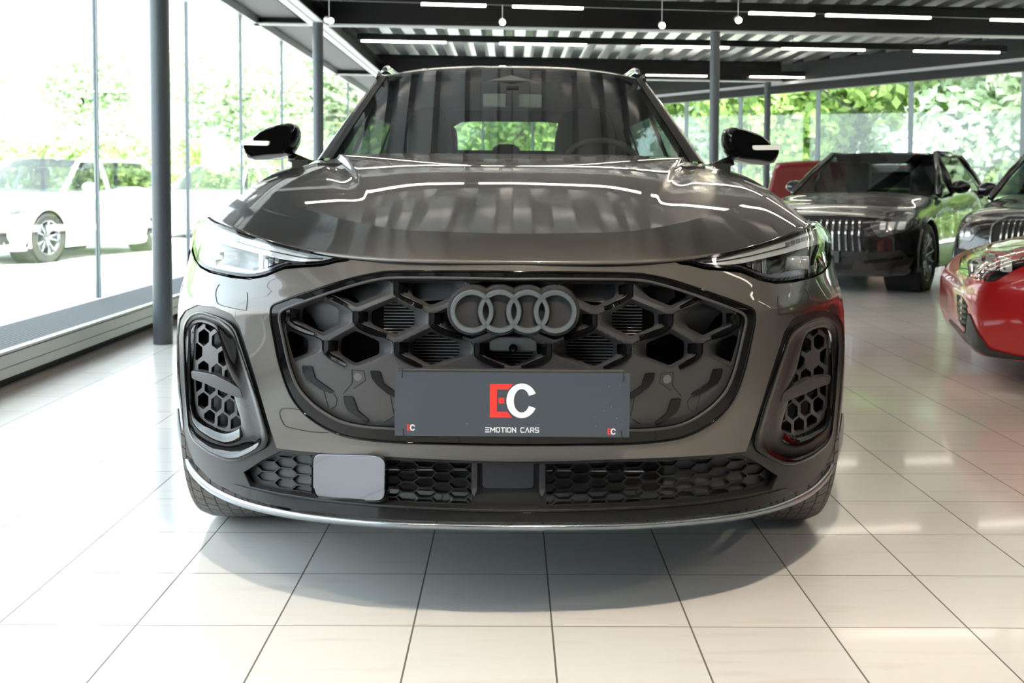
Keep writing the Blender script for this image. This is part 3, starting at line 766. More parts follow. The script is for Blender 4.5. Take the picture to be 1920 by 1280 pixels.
def clean_rnd(q, r):
    q2 = []
    for a in q:
        if not q2 or math.hypot(a[0] - q2[-1][0], a[1] - q2[-1][1]) > 3: q2.append(a)
    return rnd(q2, r, 3)
for poly, row, xa, xb_ in cells:
    ps = [poly] if xa < 0 < xb_ else [poly, [(-u, v) for u, v in poly]]
    for k, p in enumerate(ps):
        q = clip_poly(inset(p, 6.0, 3.6), WIN); dq = clip_poly(inset(p, 31.0, 11.5), WINd)
        if len(q) < 3 or abs(area(q)) < 250: continue
        q2 = []
        for a in q:
            if not q2 or math.hypot(a[0] - q2[-1][0], a[1] - q2[-1][1]) > 3: q2.append(a)
        q = rnd(q2, 5, 3); holes.append(q); deeps.append(clean_rnd(dq, 5) if len(dq) >= 3 and abs(area(dq)) > 60 else None); hole_cells.append((row, k, xa, xb_))
mesh_back = panel('honeycomb_grille', offset_poly(G_IN, 1.0), holes, matte_black, car, 0.012, 9, skirt=((0.5, 0.003),), hskirt=None)
def ray_poly(poly, cx, cy, a):
    best = None; dx, dy = math.cos(a), math.sin(a)
    for i in range(len(poly)):
        x1_, y1_ = poly[i - 1]; x2_, y2_ = poly[i]; ex, ey = x2_ - x1_, y2_ - y1_; den = dx * ey - dy * ex
        if abs(den) < 1e-9: continue
        t = ((x1_ - cx) * ey - (y1_ - cy) * ex) / den; s = ((x1_ - cx) * dy - (y1_ - cy) * dx) / den
        if t > 0 and -1e-6 <= s <= 1 + 1e-6 and (best is None or t > best): best = t
    return (cx + dx * (best or 0), cy + dy * (best or 0))
wm_ = MB()
for q, dq in zip(holes, deeps):
    if dq is None:
        cx = sum(p[0] for p in q) / len(q); cy = sum(p[1] for p in q) / len(q); dq = [(cx + (p[0] - cx) * .4, cy + (p[1] - cy) * .4) for p in q]
    cx = sum(p[0] for p in dq) / len(dq); cy = sum(p[1] for p in dq) / len(dq); n = 72
    A = [ray_poly(q, cx, cy, 2 * math.pi * k / n) for k in range(n)]; Bq = [ray_poly(dq, cx, cy, 2 * math.pi * k / n) for k in range(n)]
    vv = []
    for t, off in ((-0.02, .0125), (0, .0125), (.06, .0135), (.16, .0185), (.55, .032), (.92, .046), (1.0, .052), (1.0, .075)):
        vv += [S(a[0] * (1 - t) + b[0] * t, a[1] * (1 - t) + b[1] * t, off) for a, b in zip(A, Bq)]
    wm_.add(vv, [(i * n + k, i * n + (k + 1) % n, (i + 1) * n + (k + 1) % n, (i + 1) * n + k) for i in range(7) for k in range(n)])
wo_ = wm_.build('honeycomb_cell_walls', matte_black, mesh_back, smooth=True, fixn=False)
# inserts: gloss black blades on the outer lower wall of each cell
ins_ch = dark_chrome
def sstep_(a, b, x):
    t = min(max((x - a) / (b - a), 0), 1); return t * t * (3 - 2 * t)
def insert(ea, eb, yt, y2, vb, xb_, mirror, m=gloss_black, off=0.004, w=24):
    sx = -1 if mirror else 1; vn = vb - 4
    path = smooth_open([(ea, yt), (ea, (yt + y2) / 2), (ea, y2 - 2)], 3)[:-1] + smooth_open([(ea, y2 - 2), (ea - (ea - xb_) * .18, y2 + (vn - y2) * .22), (ea - (ea - xb_) * .5, y2 + (vn - y2) * .55), (xb_ + 16, vn - 7)], 4)
    rows = []; n = len(path)
    for i, (a, b) in enumerate(path):
        t = i / (n - 1); A = Vector(path[max(i - 1, 0)]); B2 = Vector(path[min(i + 1, n - 1)]); d = (B2 - A).normalized(); nn = Vector((-d.y, d.x))
        if nn.x > 0: nn = -nn          # towards the cell centre
        if t > .45 and nn.y > 0: nn = -nn
        wi = 24.0 * (1 - sstep_(.22, .62, t)) + 7.0 * sstep_(.22, .62, t) ; wi *= (1 - .45 * sstep_(.7, 1, t)); wo = 4.0 + 2.0 * sstep_(.3, .7, t)
        dz = .020 * (1 - sstep_(.25, .65, t)) + .006
        r = []
        for w, off in ((-wo - .8, .024), (-wo, .0085), (-wo + 2.2, .0050), (wi * .25, .0062), (wi - 1.5, .0062 + dz), (wi, .010 + dz), (wi + .6, .040 + dz)):
            u_, v_ = a + nn.x * w, b + nn.y * w
            r.append(S(sx * u_, curv(u_, v_), off))
        rows.append(r)
    vs_ = [p for r in rows for p in r]; k = len(rows[0])
    fs_ = [(i * k + j, i * k + j + 1, (i + 1) * k + j + 1, (i + 1) * k + j) for i in range(n - 1) for j in range(k - 1)] + [tuple(range(k)), tuple(range((n - 1) * k, n * k))]
    mb = MB(); mb.v = vs_; mb.f = fs_
    return mb.build('gloss_insert', gloss_black, grille_root, auto=28)
grille_root = mesh_back
for E, B, yt, y2, vb in ((EA, EB, 531, 556, 587), (EB, EA, 588, 612, 643), (EC, EB, 644, 668, 699)):
    for ea in E:
        if ea < 50 or ea > 440: continue
        lower_nodes = [b for b in B if b < ea]
        if not lower_nodes: xb_ = -EB[0]
        else: xb_ = max(lower_nodes)
        if E is EA and ea == 356: yt2 = 543
        else: yt2 = yt
        if E is EB and ea == 424: xb_ = 356
        for mir in (False, True): insert(ea, 0, yt2, y2, vb, xb_, mir)
# lower closed area blades (read individually)
low_ins = [[(563, 690), (581, 691), (588, 714), (622, 738), (618, 741), (600, 734), (572, 716), (565, 703)],
           [(691, 699), (709, 700), (716, 723), (738, 738), (738, 747), (724, 741), (703, 724), (694, 712)],
           [(641, 747), (659, 748), (668, 774), (690, 792), (686, 794), (672, 787), (650, 773), (644, 762)]]
for p in low_ins:
    for sx in (1, -1):
        panel('gloss_insert', rnd([(sx * u, v) for u, v in U(p)], 2, 2), [], gloss_black, grille_root, 0.0085, 10, skirt=((0.8, 0.002), (1.2, 0.006)))
for sx in (1, -1):
    for pts in ([(604, 737), (613, 769)], [(622, 742), (629, 752), (627, 765), (617, 771)], [(656, 697), (657, 722), (640, 742)], [(656, 697), (679, 699), (682, 716), (660, 732)], [(729, 746), (736, 780)], [(735, 785), (717, 795)]):
        seam_line('moulding_groove', [(sx * u, v) for u, v in U(pts)], grille_root, 1.0, dark_void, 0.0115)
    c = S(sx * (959 - 669), 709, 0.010)
    MB().lathe([(0.0, 0.0), (0.0092, 0.0), (0.0098, 0.003)], c, 'Y', 24).build('parking_sensor', cover_grey, grille_root, smooth=False)
# behind the honeycomb: grey shutters, radiator with fins, dark void
def Sb(off): return lambda u, v: S(u, v, off)
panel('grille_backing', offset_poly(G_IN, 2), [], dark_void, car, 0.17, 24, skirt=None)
sh = [[(310, 535), (60, 535), (60, 566), (292, 580), (315, 560)], [(424, 576), (404, 560), (336, 560), (300, 600), (310, 625), (345, 640), (375, 628), (392, 600)],
      [(405, 640), (372, 650), (350, 690), (402, 690)]]
for p in sh:
    for sx in (1, -1):
        panel('air_shutter', [(sx * u, v) for u, v in p], [], cover_grey, grille_root, 0.078, 20, skirt=((0.5, 0.02),))
panel('air_shutter', [(60, 534), (-60, 534), (-60, 566), (60, 566)], [], cover_grey, grille_root, 0.078, 20, skirt=((0.5, 0.02),))
fin = mat('radiator_fin', (0.55, 0.54, 0.52), 0.45, 0.3)
rad = MB()
zt = CP(0, 568, YN + 0.11).z; zbm = CP(0, 695, YN + 0.11).z
rad.box((0, 0.115, (zt + zbm) / 2), (0.60, 0.01, zt - zbm)); rado = rad.build('radiator_core', dark_void, car)
fb = MB(); z = zbm + 0.004
while z < zt: fb.box((0, 0.105, z), (0.60, 0.008, 0.0013)); z += 0.0072
fb.build('radiator_fins', fin, rado)
# front camera housing
camh = panel('camera_housing', rnd([(44, 643), (30, 636), (-30, 636), (-44, 643), (-44, 660), (44, 660)], 3), [], cover_grey, car, 0.022, 8, skirt=((1, 0.03),))
cc = S(0, 653, 0.020)
MB().lathe([(0.0, -0.012), (0.0055, -0.011), (0.0065, -0.008), (0.0065, -0.004), (0.0095, -0.006), (0.0105, 0.004)], cc, 'Y', 28).build('camera_lens', gloss_black, camh, auto=30)

# ---- emblem: four interlocking rings
emb = empty('emblem', (0, 0, 0)); emb.parent = car
ring_c = [(78.5, 584.5), (27, 584.5), (-26, 584.5), (-78, 585)]
YE = -0.012
back = MB()
for (u, v) in ring_c:
    c = CP(u, v, YN + YE); c.y = 0
    back.lathe([(0.0001, YE + 0.014), (0.0535, YE + 0.014), (0.056, YE + 0.020), (0.056, 0.08)], c, 'Y', 48)
back.build('backing_disc', mat('emblem_backing', (0.022, 0.022, 0.024), 0.5), emb, auto=40)
for (u, v) in ring_c:
    c = CP(u, v, YN + YE); c.y = 0; Rr = 0.0425; prof = []
    for (dr, dy) in [(-0.0058, 0.013), (-0.0058, 0.004), (-0.0042, 0.0005), (0.0042, 0.0005), (0.0058, 0.004), (0.0058, 0.013)]: prof.append((Rr + dr, YE + dy))
    MB().lathe(prof, c, 'Y', 72).build('emblem_ring', emblem_m, emb, auto=50)

# ---- dealer plate
white_ink = mat('white_print', (0.82, 0.84, 0.88), 0.4); red_ink = mat('red_print', (0.78, 0.045, 0.035), 0.4)
plate_m = mat('slate_plate', (0.055, 0.066, 0.085), 0.28, 0.0, 0.3, 0.1)
def dust(m):
    nt = m.node_tree; b = nt.nodes['Principled BSDF']; N = nt.nodes.new; L = nt.links.new
    tc = N('ShaderNodeTexCoord'); n = N('ShaderNodeTexVoronoi'); n.inputs['Scale'].default_value = 75; n2 = N('ShaderNodeTexNoise'); n2.inputs['Scale'].default_value = 7
    L(tc.outputs['Object'], n.inputs['Vector']); L(tc.outputs['Object'], n2.inputs['Vector'])
    a = N('ShaderNodeMath'); a.operation = 'LESS_THAN'; a.inputs[1].default_value = 0.055; L(n.outputs['Distance'], a.inputs[0])
    c = N('ShaderNodeMath'); c.operation = 'GREATER_THAN'; c.inputs[1].default_value = 0.54; L(n2.outputs['Fac'], c.inputs[0])
    d = N('ShaderNodeMath'); d.operation = 'MULTIPLY'; L(a.outputs[0], d.inputs[0]); L(c.outputs[0], d.inputs[1])
    mx = N('ShaderNodeMix'); mx.data_type = 'RGBA'; mx.inputs['A'].default_value = (0.055, 0.066, 0.085, 1); mx.inputs['B'].default_value = (0.5, 0.52, 0.55, 1)
    L(d.outputs[0], mx.inputs['Factor']); L(mx.outputs['Result'], b.inputs['Base Color'])
dust(plate_m)
YP = -0.035
plate = empty('dealer_plate', (0, 0, 0), (0, 0, 0)); plate.parent = car
pA = CP(959 - 740, 698.5, YN + YP); pB = CP(959 - 1180.5, 818, YN + YP)
pcx = (pA.x + pB.x) / 2; pcx = -(960 - 959) / F * YN * 0; pz0, pz1 = pB.z, pA.z; pw = abs(pA.x - pB.x)
plate.location = (CP(-1, 700, YN + YP).x * 1.0, YP, (pz0 + pz1) / 2)
W2, H2 = pw / 2, (pz1 - pz0) / 2
def plate_xy(px, py):   # photo pixel on the plate -> local plate coordinates
    return ((px - 960.2) / F * (YN + YP), -((py - 759) / F) * (YN + YP))
MB().prism(rnd([(-W2, -H2), (W2, -H2), (W2, H2), (-W2, H2)], 0.010, 5), 0.0, 0.003, lambda a, b, z: (a, z, b)).build('plate_board', plate_m, plate)
MB().prism([(-W2 + .004, -H2 + .01), (W2 - .01, -H2 + .01), (W2 - .012, H2 + 0.006), (-W2 + .004, H2 + 0.006)], 0.004, 0.02, lambda a, b, z: (a, z, b)).build('plate_holder', matte_black, plate, bevel=0.002)
def ec_logo(cx, cy, s, parent):
    # E block
    def q(x, y): return (cx + (x - 1045) / 1000 * s, cy - (y - 1088) / 1000 * s)
    E = [(871, 960), (1048, 960), (1008, 1003), (925, 1003), (925, 1172), (1003, 1172), (1040, 1216), (871, 1216)]
    MB().prism([q(*p) for p in E], -0.0006, 0.0, lambda a, b, z: (a, z, b)).build('logo_letter_e', red_ink, parent)
    MB().prism([q(*p) for p in [(936, 1067), (980, 1067), (980, 1109), (936, 1109)]], -0.0006, 0, lambda a, b, z: (a, z, b)).build('logo_letter_e', red_ink, parent)
    pts = []; 
    for k in range(33):
        a = math.radians(25 + (335 - 25) * k / 32); pts.append((1112 + 116 * math.cos(a), 1088 - 132 * math.sin(a)))
    inn = []
    for k in range(33):
        a = math.radians(335 - (335 - 25) * k / 32); inn.append((1112 + 60 * math.cos(a), 1088 - 90 * math.sin(a)))
    pts2 = [(1218, 1032)] + pts[0:0] + pts + [(1218, 1140)][0:0]
    pts2 = pts + [(1163, 1136)] + inn[2:-2] + [(1163, 1034)]
    o = len(pts2)
    # build as a strip so the concave face fills properly
    mb = MB(); n = 33
    inr = inn[::-1]
    A = [q(*p) for p in pts]; Bq = [q(*p) for p in inr]
    mb.v = [Vector((a, -0.0007, b)) for a, b in A] + [Vector((a, -0.0007, b)) for a, b in Bq] + [Vector((a, 0, b)) for a, b in A] + [Vector((a, 0, b)) for a, b in Bq]
    for i in range(n - 1): mb.f += [(i, i + 1, n + i + 1, n + i), (2 * n + i, 2 * n + i + 1, i + 1, i), (3 * n + i, 3 * n + i + 1, n + i + 1, n + i)]
    mb.build('logo_letter_c', white_ink, parent)
lx, ly = plate_xy(700 + 1045 / 4, 480 + 1088 / 4 - 0.5)
ec_logo(lx, ly, 1000 / 4 / F * (YN + YP), plate)
for (px, py) in ((769, 804), (1149, 809)):
    lx, ly = plate_xy(px, py); ec_logo(lx, ly, 1000 / 4 / F * (YN + YP) * 0.178, plate)
# lettering EMOTION CARS as strokes
GL = {'E': [[(1, 1), (0, 1)], [(0.85, .5), (0, .5)], [(1, 0), (0, 0)]], 'M': [[(0, 0), (0, 1), (.5, .35), (1, 1), (1, 0)]], 'O': [[(.15, 0), (0, .15), (0, .85), (.15, 1), (.85, 1), (1, .85), (1, .15), (.85, 0), (.15, 0)]],
      'T': [[(0, 1), (1, 1)], [(.5, 1), (.5, 0)]], 'I': [[(0, 0), (0, 1)]], 'N': [[(0, 0), (0, 1), (1, 0), (1, 1)]], 'C': [[(1, 1), (.15, 1), (0, .85), (0, .15), (.15, 0), (1, 0)]],
      'A': [[(0, 0), (.5, 1), (1, 0)]], 'R': [[(0, 0), (0, 1), (.85, 1), (1, .85), (1, .6), (.85, .45), (.1, .45)], [(.55, .45), (1, 0)]], 'S': [[(1, 1), (.12, 1), (0, .88), (0, .62), (.12, .5), (.88, .5), (1, .38), (1, .12), (.88, 0), (0, 0)]]}
def strokes(text, x0, x1, z0, z1, wfac, m, parent, name):
    ws = {'I': 0.0, 'M': 1.15, ' ': 0.55}; gap = 0.42; tot = sum(ws.get(c, 0.9) for c in text) + gap * (len(text) - 1); k = (x1 - x0) / tot; x = x0; h = z1 - z0
    for ch in text:
        w = ws.get(ch, 0.9) * k
        if ch != ' ':
            mb = MB()
            for st in GL[ch]:
                pp = [Vector((x + a * w, 0, z0 + b * h)) for a, b in st]
                for a, b in zip(pp[:-1], pp[1:]):
                    d = (b - a); L = d.length; d.normalize(); n = Vector((-d.z, 0, d.x)) * wfac / 2; e = d * wfac * 0.5
                    mb.add([a - e + n, b + e + n, b + e - n, a - e - n], [(0, 1, 2, 3)])
            o = mb.build(name, m, parent, fixn=False); o.location = (0, -0.0005, 0)
        x += w + gap * k
x0, z0 = plate_xy(909.5, 811.3); x1, z1 = plate_xy(1010.5, 803)
strokes('EMOTION CARS', x0 + 0.001, x1, z0, z1, 0.0021, white_ink, plate, 'printed_letter')
for (px, py, s) in ((752.5, 704, 1), (1170, 708, 1), (755, 812, -1), (1168, 812, -1)):
    a, b = plate_xy(px, py)
    MB().tube([(a, 0.006, b + 0.014 * s), (a, -0.003, b + 0.009 * s), (a - 0.001, -0.003, b - 0.005 * s), (a - 0.001, 0.001, b - 0.006 * s)], 0.0009, 6).build('cable_tie', dark_void, plate)

# ---- side intakes
for sx, side in ((1, 'l'), (-1, 'r')):
    # resample both loops by angle for a clean loft
    cx, cy = CENTER - 408, 722
    def ray_hit(poly, a):
        best = None; dx, dy = math.cos(a), math.sin(a)
        for i in range(len(poly)):
            x1_, y1_ = poly[i - 1]; x2_, y2_ = poly[i]; ex, ey = x2_ - x1_, y2_ - y1_; den = dx * ey - dy * ex
            if abs(den) < 1e-9: continue
            t = ((x1_ - cx) * ey - (y1_ - cy) * ex) / den; s = ((x1_ - cx) * dy - (y1_ - cy) * dx) / den
            if t > 0 and -1e-6 <= s <= 1 + 1e-6 and (best is None or t > best): best = t
        return (cx + dx * best, cy + dy * best)
    n = 96; rows = []
    o_loop = [ray_hit(si_out, 2 * math.pi * k / n) for k in range(n)]; i_loop = [ray_hit(si_in, 2 * math.pi * k / n) for k in range(n)]
    def mixl(t, off): return [S(sx * (a[0] * (1 - t) + b[0] * t), a[1] * (1 - t) + b[1] * t, off) for a, b in zip(o_loop, i_loop)]
    prof = [(-0.01, 0.008), (0.0, -0.003), (0.06, -0.006), (0.14, -0.004), (0.20, 0.006), (0.28, 0.013), (0.6, 0.022), (1.0, 0.034), (1.02, 0.055)]
    for t, off in prof: rows.append(mixl(t, off))
    vs = [p for r in rows for p in r]; fs = [(i * n + k, i * n + (k + 1) % n, (i + 1) * n + (k + 1) % n, (i + 1) * n + k) for i in range(len(rows) - 1) for k in range(n)]
    so = mesh_obj('side_air_intake', vs, fs, gloss_black, car, smooth=True)
    # honeycomb
    ps_ = sorted(offset_poly(si_in, -1.6)); lo_ = []; up_ = []
    for q_ in ps_:
        while len(lo_) > 1 and (lo_[-1][0] - lo_[-2][0]) * (q_[1] - lo_[-2][1]) - (lo_[-1][1] - lo_[-2][1]) * (q_[0] - lo_[-2][0]) <= 0: lo_.pop()
        lo_.append(q_)
    for q_ in ps_[::-1]:
        while len(up_) > 1 and (up_[-1][0] - up_[-2][0]) * (q_[1] - up_[-2][1]) - (up_[-1][1] - up_[-2][1]) * (q_[0] - up_[-2][0]) <= 0: up_.pop()
        up_.append(q_)
    HULL = lo_[:-1] + up_[:-1]
    hs = []; W_, H_ = 24.5, 40.0
    for r in range(-1, 9):
        for c in range(-1, 8):
            hx = CENTER - 362 - c * W_ + (W_ / 2 if r % 2 else 0); hy = 608 + r * H_ * 0.75 + (CENTER - 362 - hx) / W_ * 6.0
            hexp = [(hx, hy - H_ / 2), (hx + W_ / 2, hy - H_ / 4), (hx + W_ / 2, hy + H_ / 4), (hx, hy + H_ / 2), (hx - W_ / 2, hy + H_ / 4), (hx - W_ / 2, hy - H_ / 4)]
            q = inset(hexp, 2.4)
            inside = [pip(a, b, si_in) for a, b in q]
            if r == 2 and c == 1: continue
            win2 = HULL
            q = clip_poly(q, win2)
            if len(q) >= 3 and abs(area(q)) > 60: hs.append(q)
    hs2 = []
    for q in hs:
        qx = sum(a for a, b in q) / len(q); qy = sum(b for a, b in q) / len(q)
        for _ in range(8):
            if all(pip(a, b, offset_poly(si_in, 1.5)) for a, b in q): hs2.append(q); break
            q = [(qx + (a - qx) * .94, qy + (b - qy) * .94) for a, b in q]
    sgn = [[(sx * a, b) for a, b in q] for q in hs2]
    panel('intake_honeycomb', [(sx * a, b) for a, b in offset_poly(si_in, 2)], sgn, matte_black, so, 0.036, 14, skirt=None, hskirt=((0.4, 0.002), (0.9, 0.022)))
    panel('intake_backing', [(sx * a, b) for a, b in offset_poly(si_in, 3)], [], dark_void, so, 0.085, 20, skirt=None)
    bar = rnd(U([(356, 703), (372, 705), (400, 711), (430, 727), (446, 737), (450, 752), (441, 751), (410, 738), (380, 724), (358, 716)]), 3)
    panel('cross_blade', [(sx * a, b) for a, b in bar], [], matte_black, so, 0.016, 8, skirt=((1.5, 0.004), (2, 0.03)))

# ---- lower honeycomb
hs = []; Wc, Hc_ = 33.0, 19.5
lowp = seam(low_int)
skip_boxes = [(CENTER - 585, CENTER - 722), (CENTER - 886, CENTER - 1022)]
def low_v(u, v):     # lattice bends with the lip
    return v - 26 * (abs(u) / 500) ** 2.2
for c in range(-16, 17):
    for r in range(-2, 8):
        hx = c * Wc; hy = 868 + r * Hc_ + (Hc_ / 2 if c % 2 else 0)
        hexp = [(hx - Wc * 0.66, hy), (hx - Wc * 0.34, hy - Hc_ / 2), (hx + Wc * 0.34, hy - Hc_ / 2), (hx + Wc * 0.66, hy), (hx + Wc * 0.34, hy + Hc_ / 2), (hx - Wc * 0.34, hy + Hc_ / 2)]
        q0 = [(a, low_v(a, b)) for a, b in inset(hexp, 0.95)]
        for xa, xb in ((-520, -377), (-234, -76), (66, 520)):
            x0_, x1_ = max(xa, hx - Wc), min(xb, hx + Wc)
            if x1_ - x0_ < 3: continue
            TP = lambda x: np.interp(abs(x), [0, 99, 219, 299, 359, 399, 435, 467, 500], [872, 871, 867.5, 864.5, 860.5, 857.5, 853, 870, 892])
            BT = lambda x: np.interp(abs(x), [0, 79, 159, 259, 359, 439, 488, 500], [956, 955, 952, 947, 938, 926, 914, 896])
            if BT(x0_) - TP(x0_) < 4 or BT(x1_) - TP(x1_) < 4: x0_, x1_ = max(x0_, -497), min(x1_, 497)
            q = clip_poly(q0, [(x0_, float(TP(x0_))), (x1_, float(TP(x1_))), (x1_, float(BT(x1_))), (x0_, float(BT(x0_)))])
            if len(q) < 3 or abs(area(q)) < 30: continue
            qx = sum(a for a, b in q) / len(q); qy = sum(b for a, b in q) / len(q)
            for _ in range(6):
                if all(pip(a, b, lowp) for a, b in q): hs.append(q); break
                q = [(qx + (a - qx) * .93, qy + (b - qy) * .93) for a, b in q]
lowg = panel('lower_honeycomb', offset_poly(lowp, 2), hs, lower_black, car, 0.035, 16, skirt=None, hskirt=((0.3, 0.001), (0.6, 0.02)))
panel('blanking_plate', [(-a, b) for a, b in U([(724, 865), (600, 858), (524, 850), (456, 890), (469, 918), (600, 941), (724, 952)])], [], matte_black, car, 0.046, 14, skirt=None)
panel('blanking_plate', U([(668, 862), (600, 858), (524, 850), (456, 890), (469, 918), (600, 941), (668, 948)]), [], matte_black, car, 0.046, 14, skirt=None)
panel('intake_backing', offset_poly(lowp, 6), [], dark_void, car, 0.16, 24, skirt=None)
ib = MB(); zz = CP(0, 884, YN + .1).z; ib.box((0, 0.115, zz), (0.62, 0.01, 0.003)); ib.build('cooler_bar', mat('cooler_aluminium', (0.35, 0.35, 0.35), 0.35, 0.7), car)
sens = mat('radar_cover_gloss', (0.17, 0.17, 0.19), 0.06, 0.85, 0.5, 0.01)
radar = panel('radar_cover', rnd([(-a, b) for a, b in U([(588, 856), (700, 858), (719, 864), (719, 940), (592, 941), (588, 930)])], 14, 6), [], sens, car, 0.004, 10, skirt=((2, 0.003), (3, 0.03)), fn=lambda u, v: CP(u, v, YN + D(309, 900) + 0.0006 * (-u - 309) + ((v - 900) / 1000) * 0.15))
panel('radar_bezel', rnd([(-a, b) for a, b in U([(583, 853), (724, 860), (724, 946), (583, 946)])], 16, 6), [rnd([(-a, b) for a, b in U([(588, 856), (719, 861), (719, 941), (588, 941)])], 14, 6)], gloss_black, radar, 0.012, 12, skirt=((1, 0.003), (1, 0.02)))
camc = panel('assist_camera_cover', rnd(UN([(905, 860), (1000, 860), (1000, 922), (905, 922)]), 10, 5), [], mat('camera_cover', (0.055, 0.055, 0.065), 0.18, 0, 0.3), car, 0.03, 10, skirt=((2, 0.003), (3, 0.03)))
for a0 in (884, 1013):
    panel('cover_bracket', rnd(UN([(a0, 862), (a0 + 9, 862), (a0 + 9, 925), (a0 + 4, 936), (a0, 930)]), 2), [], matte_black, camc, 0.022, 10, skirt=((1, 0.003), (1, 0.03)))

# ---- headlights
drl_m = mat('daytime_light_strip', (0.62, 0.64, 0.66), 0.12, 0.35, 1.0, 0.02)
for sx, side in ((1, 'left'), (-1, 'right')):
    h0 = empty('headlight', (0, 0, 0)); h0.parent = car
    mir = lambda P_: [(sx * a, b) for a, b in P_]
    Hs = lambda u, v: CP(u, v, YN + D(u, v))
    panel('headlight_bezel', mir(offset_poly(hl, 1.5)), [mir(offset_poly(hl, -3.0))], gloss_black, h0, 0.002, 9, skirt=((0.6, 0.002), (1, 0.03)), hskirt=((0.5, 0.002), (1.5, 0.03)))
    panel('lens_cover', mir(offset_poly(hl, -2)), [], lens_glass, h0, 0.004, 8, skirt=None)
    panel('headlight_bowl', mir(offset_poly(hl, -1)), [], mat('lamp_bowl', (0.015, 0.015, 0.017), 0.25), h0, 0.07, 10, skirt=None)
    strip = smooth_open(U([(378, 424), (400, 432), (450, 449), (500, 464), (560, 478), (610, 485), (640, 486)]), 3) + smooth_open(U([(620, 490), (590, 493), (540, 492), (500, 484), (450, 472), (400, 458), (366, 448), (368, 434)]), 3)
    panel('daytime_running_strip', mir(strip), [], drl_m, h0, 0.016, 8, skirt=((1.2, 0.003), (2, 0.03)))
    seam_line('strip_groove', mir(smooth_open(U([(440, 458), (500, 474), (560, 486), (600, 489)]), 4)), h0, 1.5, dark_void, 0.014)
    for k in range(6):
        a0 = 386 + k * 10
        panel('led_cell', mir(U([(a0, 433 + k * 3.2), (a0 + 8, 435.5 + k * 3.2), (a0 + 8, 443 + k * 3.2), (a0, 440.5 + k * 3.2)])), [], mat('led_cell_dark', (0.08, 0.08, 0.08), 0.2), h0, 0.0135, 8, skirt=((0.5, 0.002),))
    # projector
    pu, pv_ = sx * (CENTER - 424), 489
    c = CP(pu, pv_, YN + D(pu, pv_) + 0.035)
    rr = rnd([(-0.031, -0.018), (0.031, -0.018), (0.031, 0.018), (-0.031, 0.018)], 0.014, 5)
    mb = MB(); n = len(rr)
    for s_, y_ in ((0.1, -0.012), (0.6, -0.010), (0.9, -0.004), (1.0, 0.004), (1.0, 0.03)): mb.v += [c + Vector((a * s_, y_, b * s_)) for a, b in rr]
    for i in range(4):
        for k_ in range(n): mb.f.append((i * n + k_, i * n + (k_ + 1) % n, (i + 1) * n + (k_ + 1) % n, (i + 1) * n + k_))
    mb.f.append(tuple(range(n)))
    mb.build('projector_lens', mat('projector_glass', (0.42, 0.44, 0.46), 0.08, 0.5, 1.0), h0, smooth=True)
    for k_ in range(4):
        u1 = CENTER - 478 - k_ * 9.5
        panel('reflector_facet', mir([(u1, 478 + k_ * 1.5), (u1 - 7.5, 479.5 + k_ * 1.5), (u1 - 6, 511 - k_ * 4.5), (u1 + 0.5, 513 - k_ * 4.5)]), [], chrome if k_ != 1 else dark_chrome, h0, 0.03 + 0.006 * (k_ % 2), 8, skirt=((1, 0.004), (2, 0.03)))
    panel('lower_blade', mir(U([(376, 490), (400, 498), (440, 508), (470, 513), (500, 507), (530, 496), (560, 494), (530, 503), (500, 514), (466, 519), (432, 516), (392, 506), (378, 500)])), [], mat('violet_tinted_reflector', (0.16, 0.15, 0.24), 0.15, 0.7), h0, 0.022, 8, skirt=((0.5, 0.01),))
# ================================================================== bonnet, wings, cabin
def L3(X, Y, Z): return Vector((X, Y - YN, Z))
# control columns (X, Y, Z) for the edge, mid band and crease rows
cE = [(0, 2.300, .867), (.20, 2.312, .867), (.397, 2.385, .871), (.52, 2.47, .880), (.62, 2.56, .894), (.714, 2.66, .911), (.80, 2.78, .928), (.853, 2.88, .938)]
cM = [(0, 2.335, .902), (.20, 2.352, .903), (.385, 2.43, .908), (.515, 2.54, .921), (.615, 2.66, .938), (.712, 2.79, .957), (.79, 2.93, .974), (.842, 3.03, .985)]
cC = [(0, 2.42, .927), (.19, 2.44, .930), (.35, 2.51, .940), (.503, 2.68, .962), (.61, 2.83, .983), (.706, 2.98, 1.004), (.77, 3.10, 1.020), (.822, 3.22, 1.032)]
cM = [((e[0] + c[0]) / 2, (e[1] + c[1]) / 2 - 0.003, (e[2] + c[2]) / 2 + 0.002) for e, c in zip(cE, cC)]
cT = [(0, 3.58, 1.139), (.25, 3.59, 1.139), (.42, 3.63, 1.139), (.55, 3.72, 1.139), (.64, 3.80, 1.139), (.70, 3.87, 1.139), (.75, 3.93, 1.132), (.79, 3.97, 1.118)]
colp = [0, .25, .5, .64, .75, .86, .94, 1.0]
def colspl(c): 
    f = spline([-x for x in colp[:0:-1]] + colp, [(-a, b, z) for a, b, z in c[:0:-1]] + list(c)); return f
fE, fM, fC, fT = colspl(cE), colspl(cM), colspl(cC), colspl(cT)
def sstep(a, b, x): t = min(max((x - a) / (b - a), 0), 1); return t * t * (3 - 2 * t)
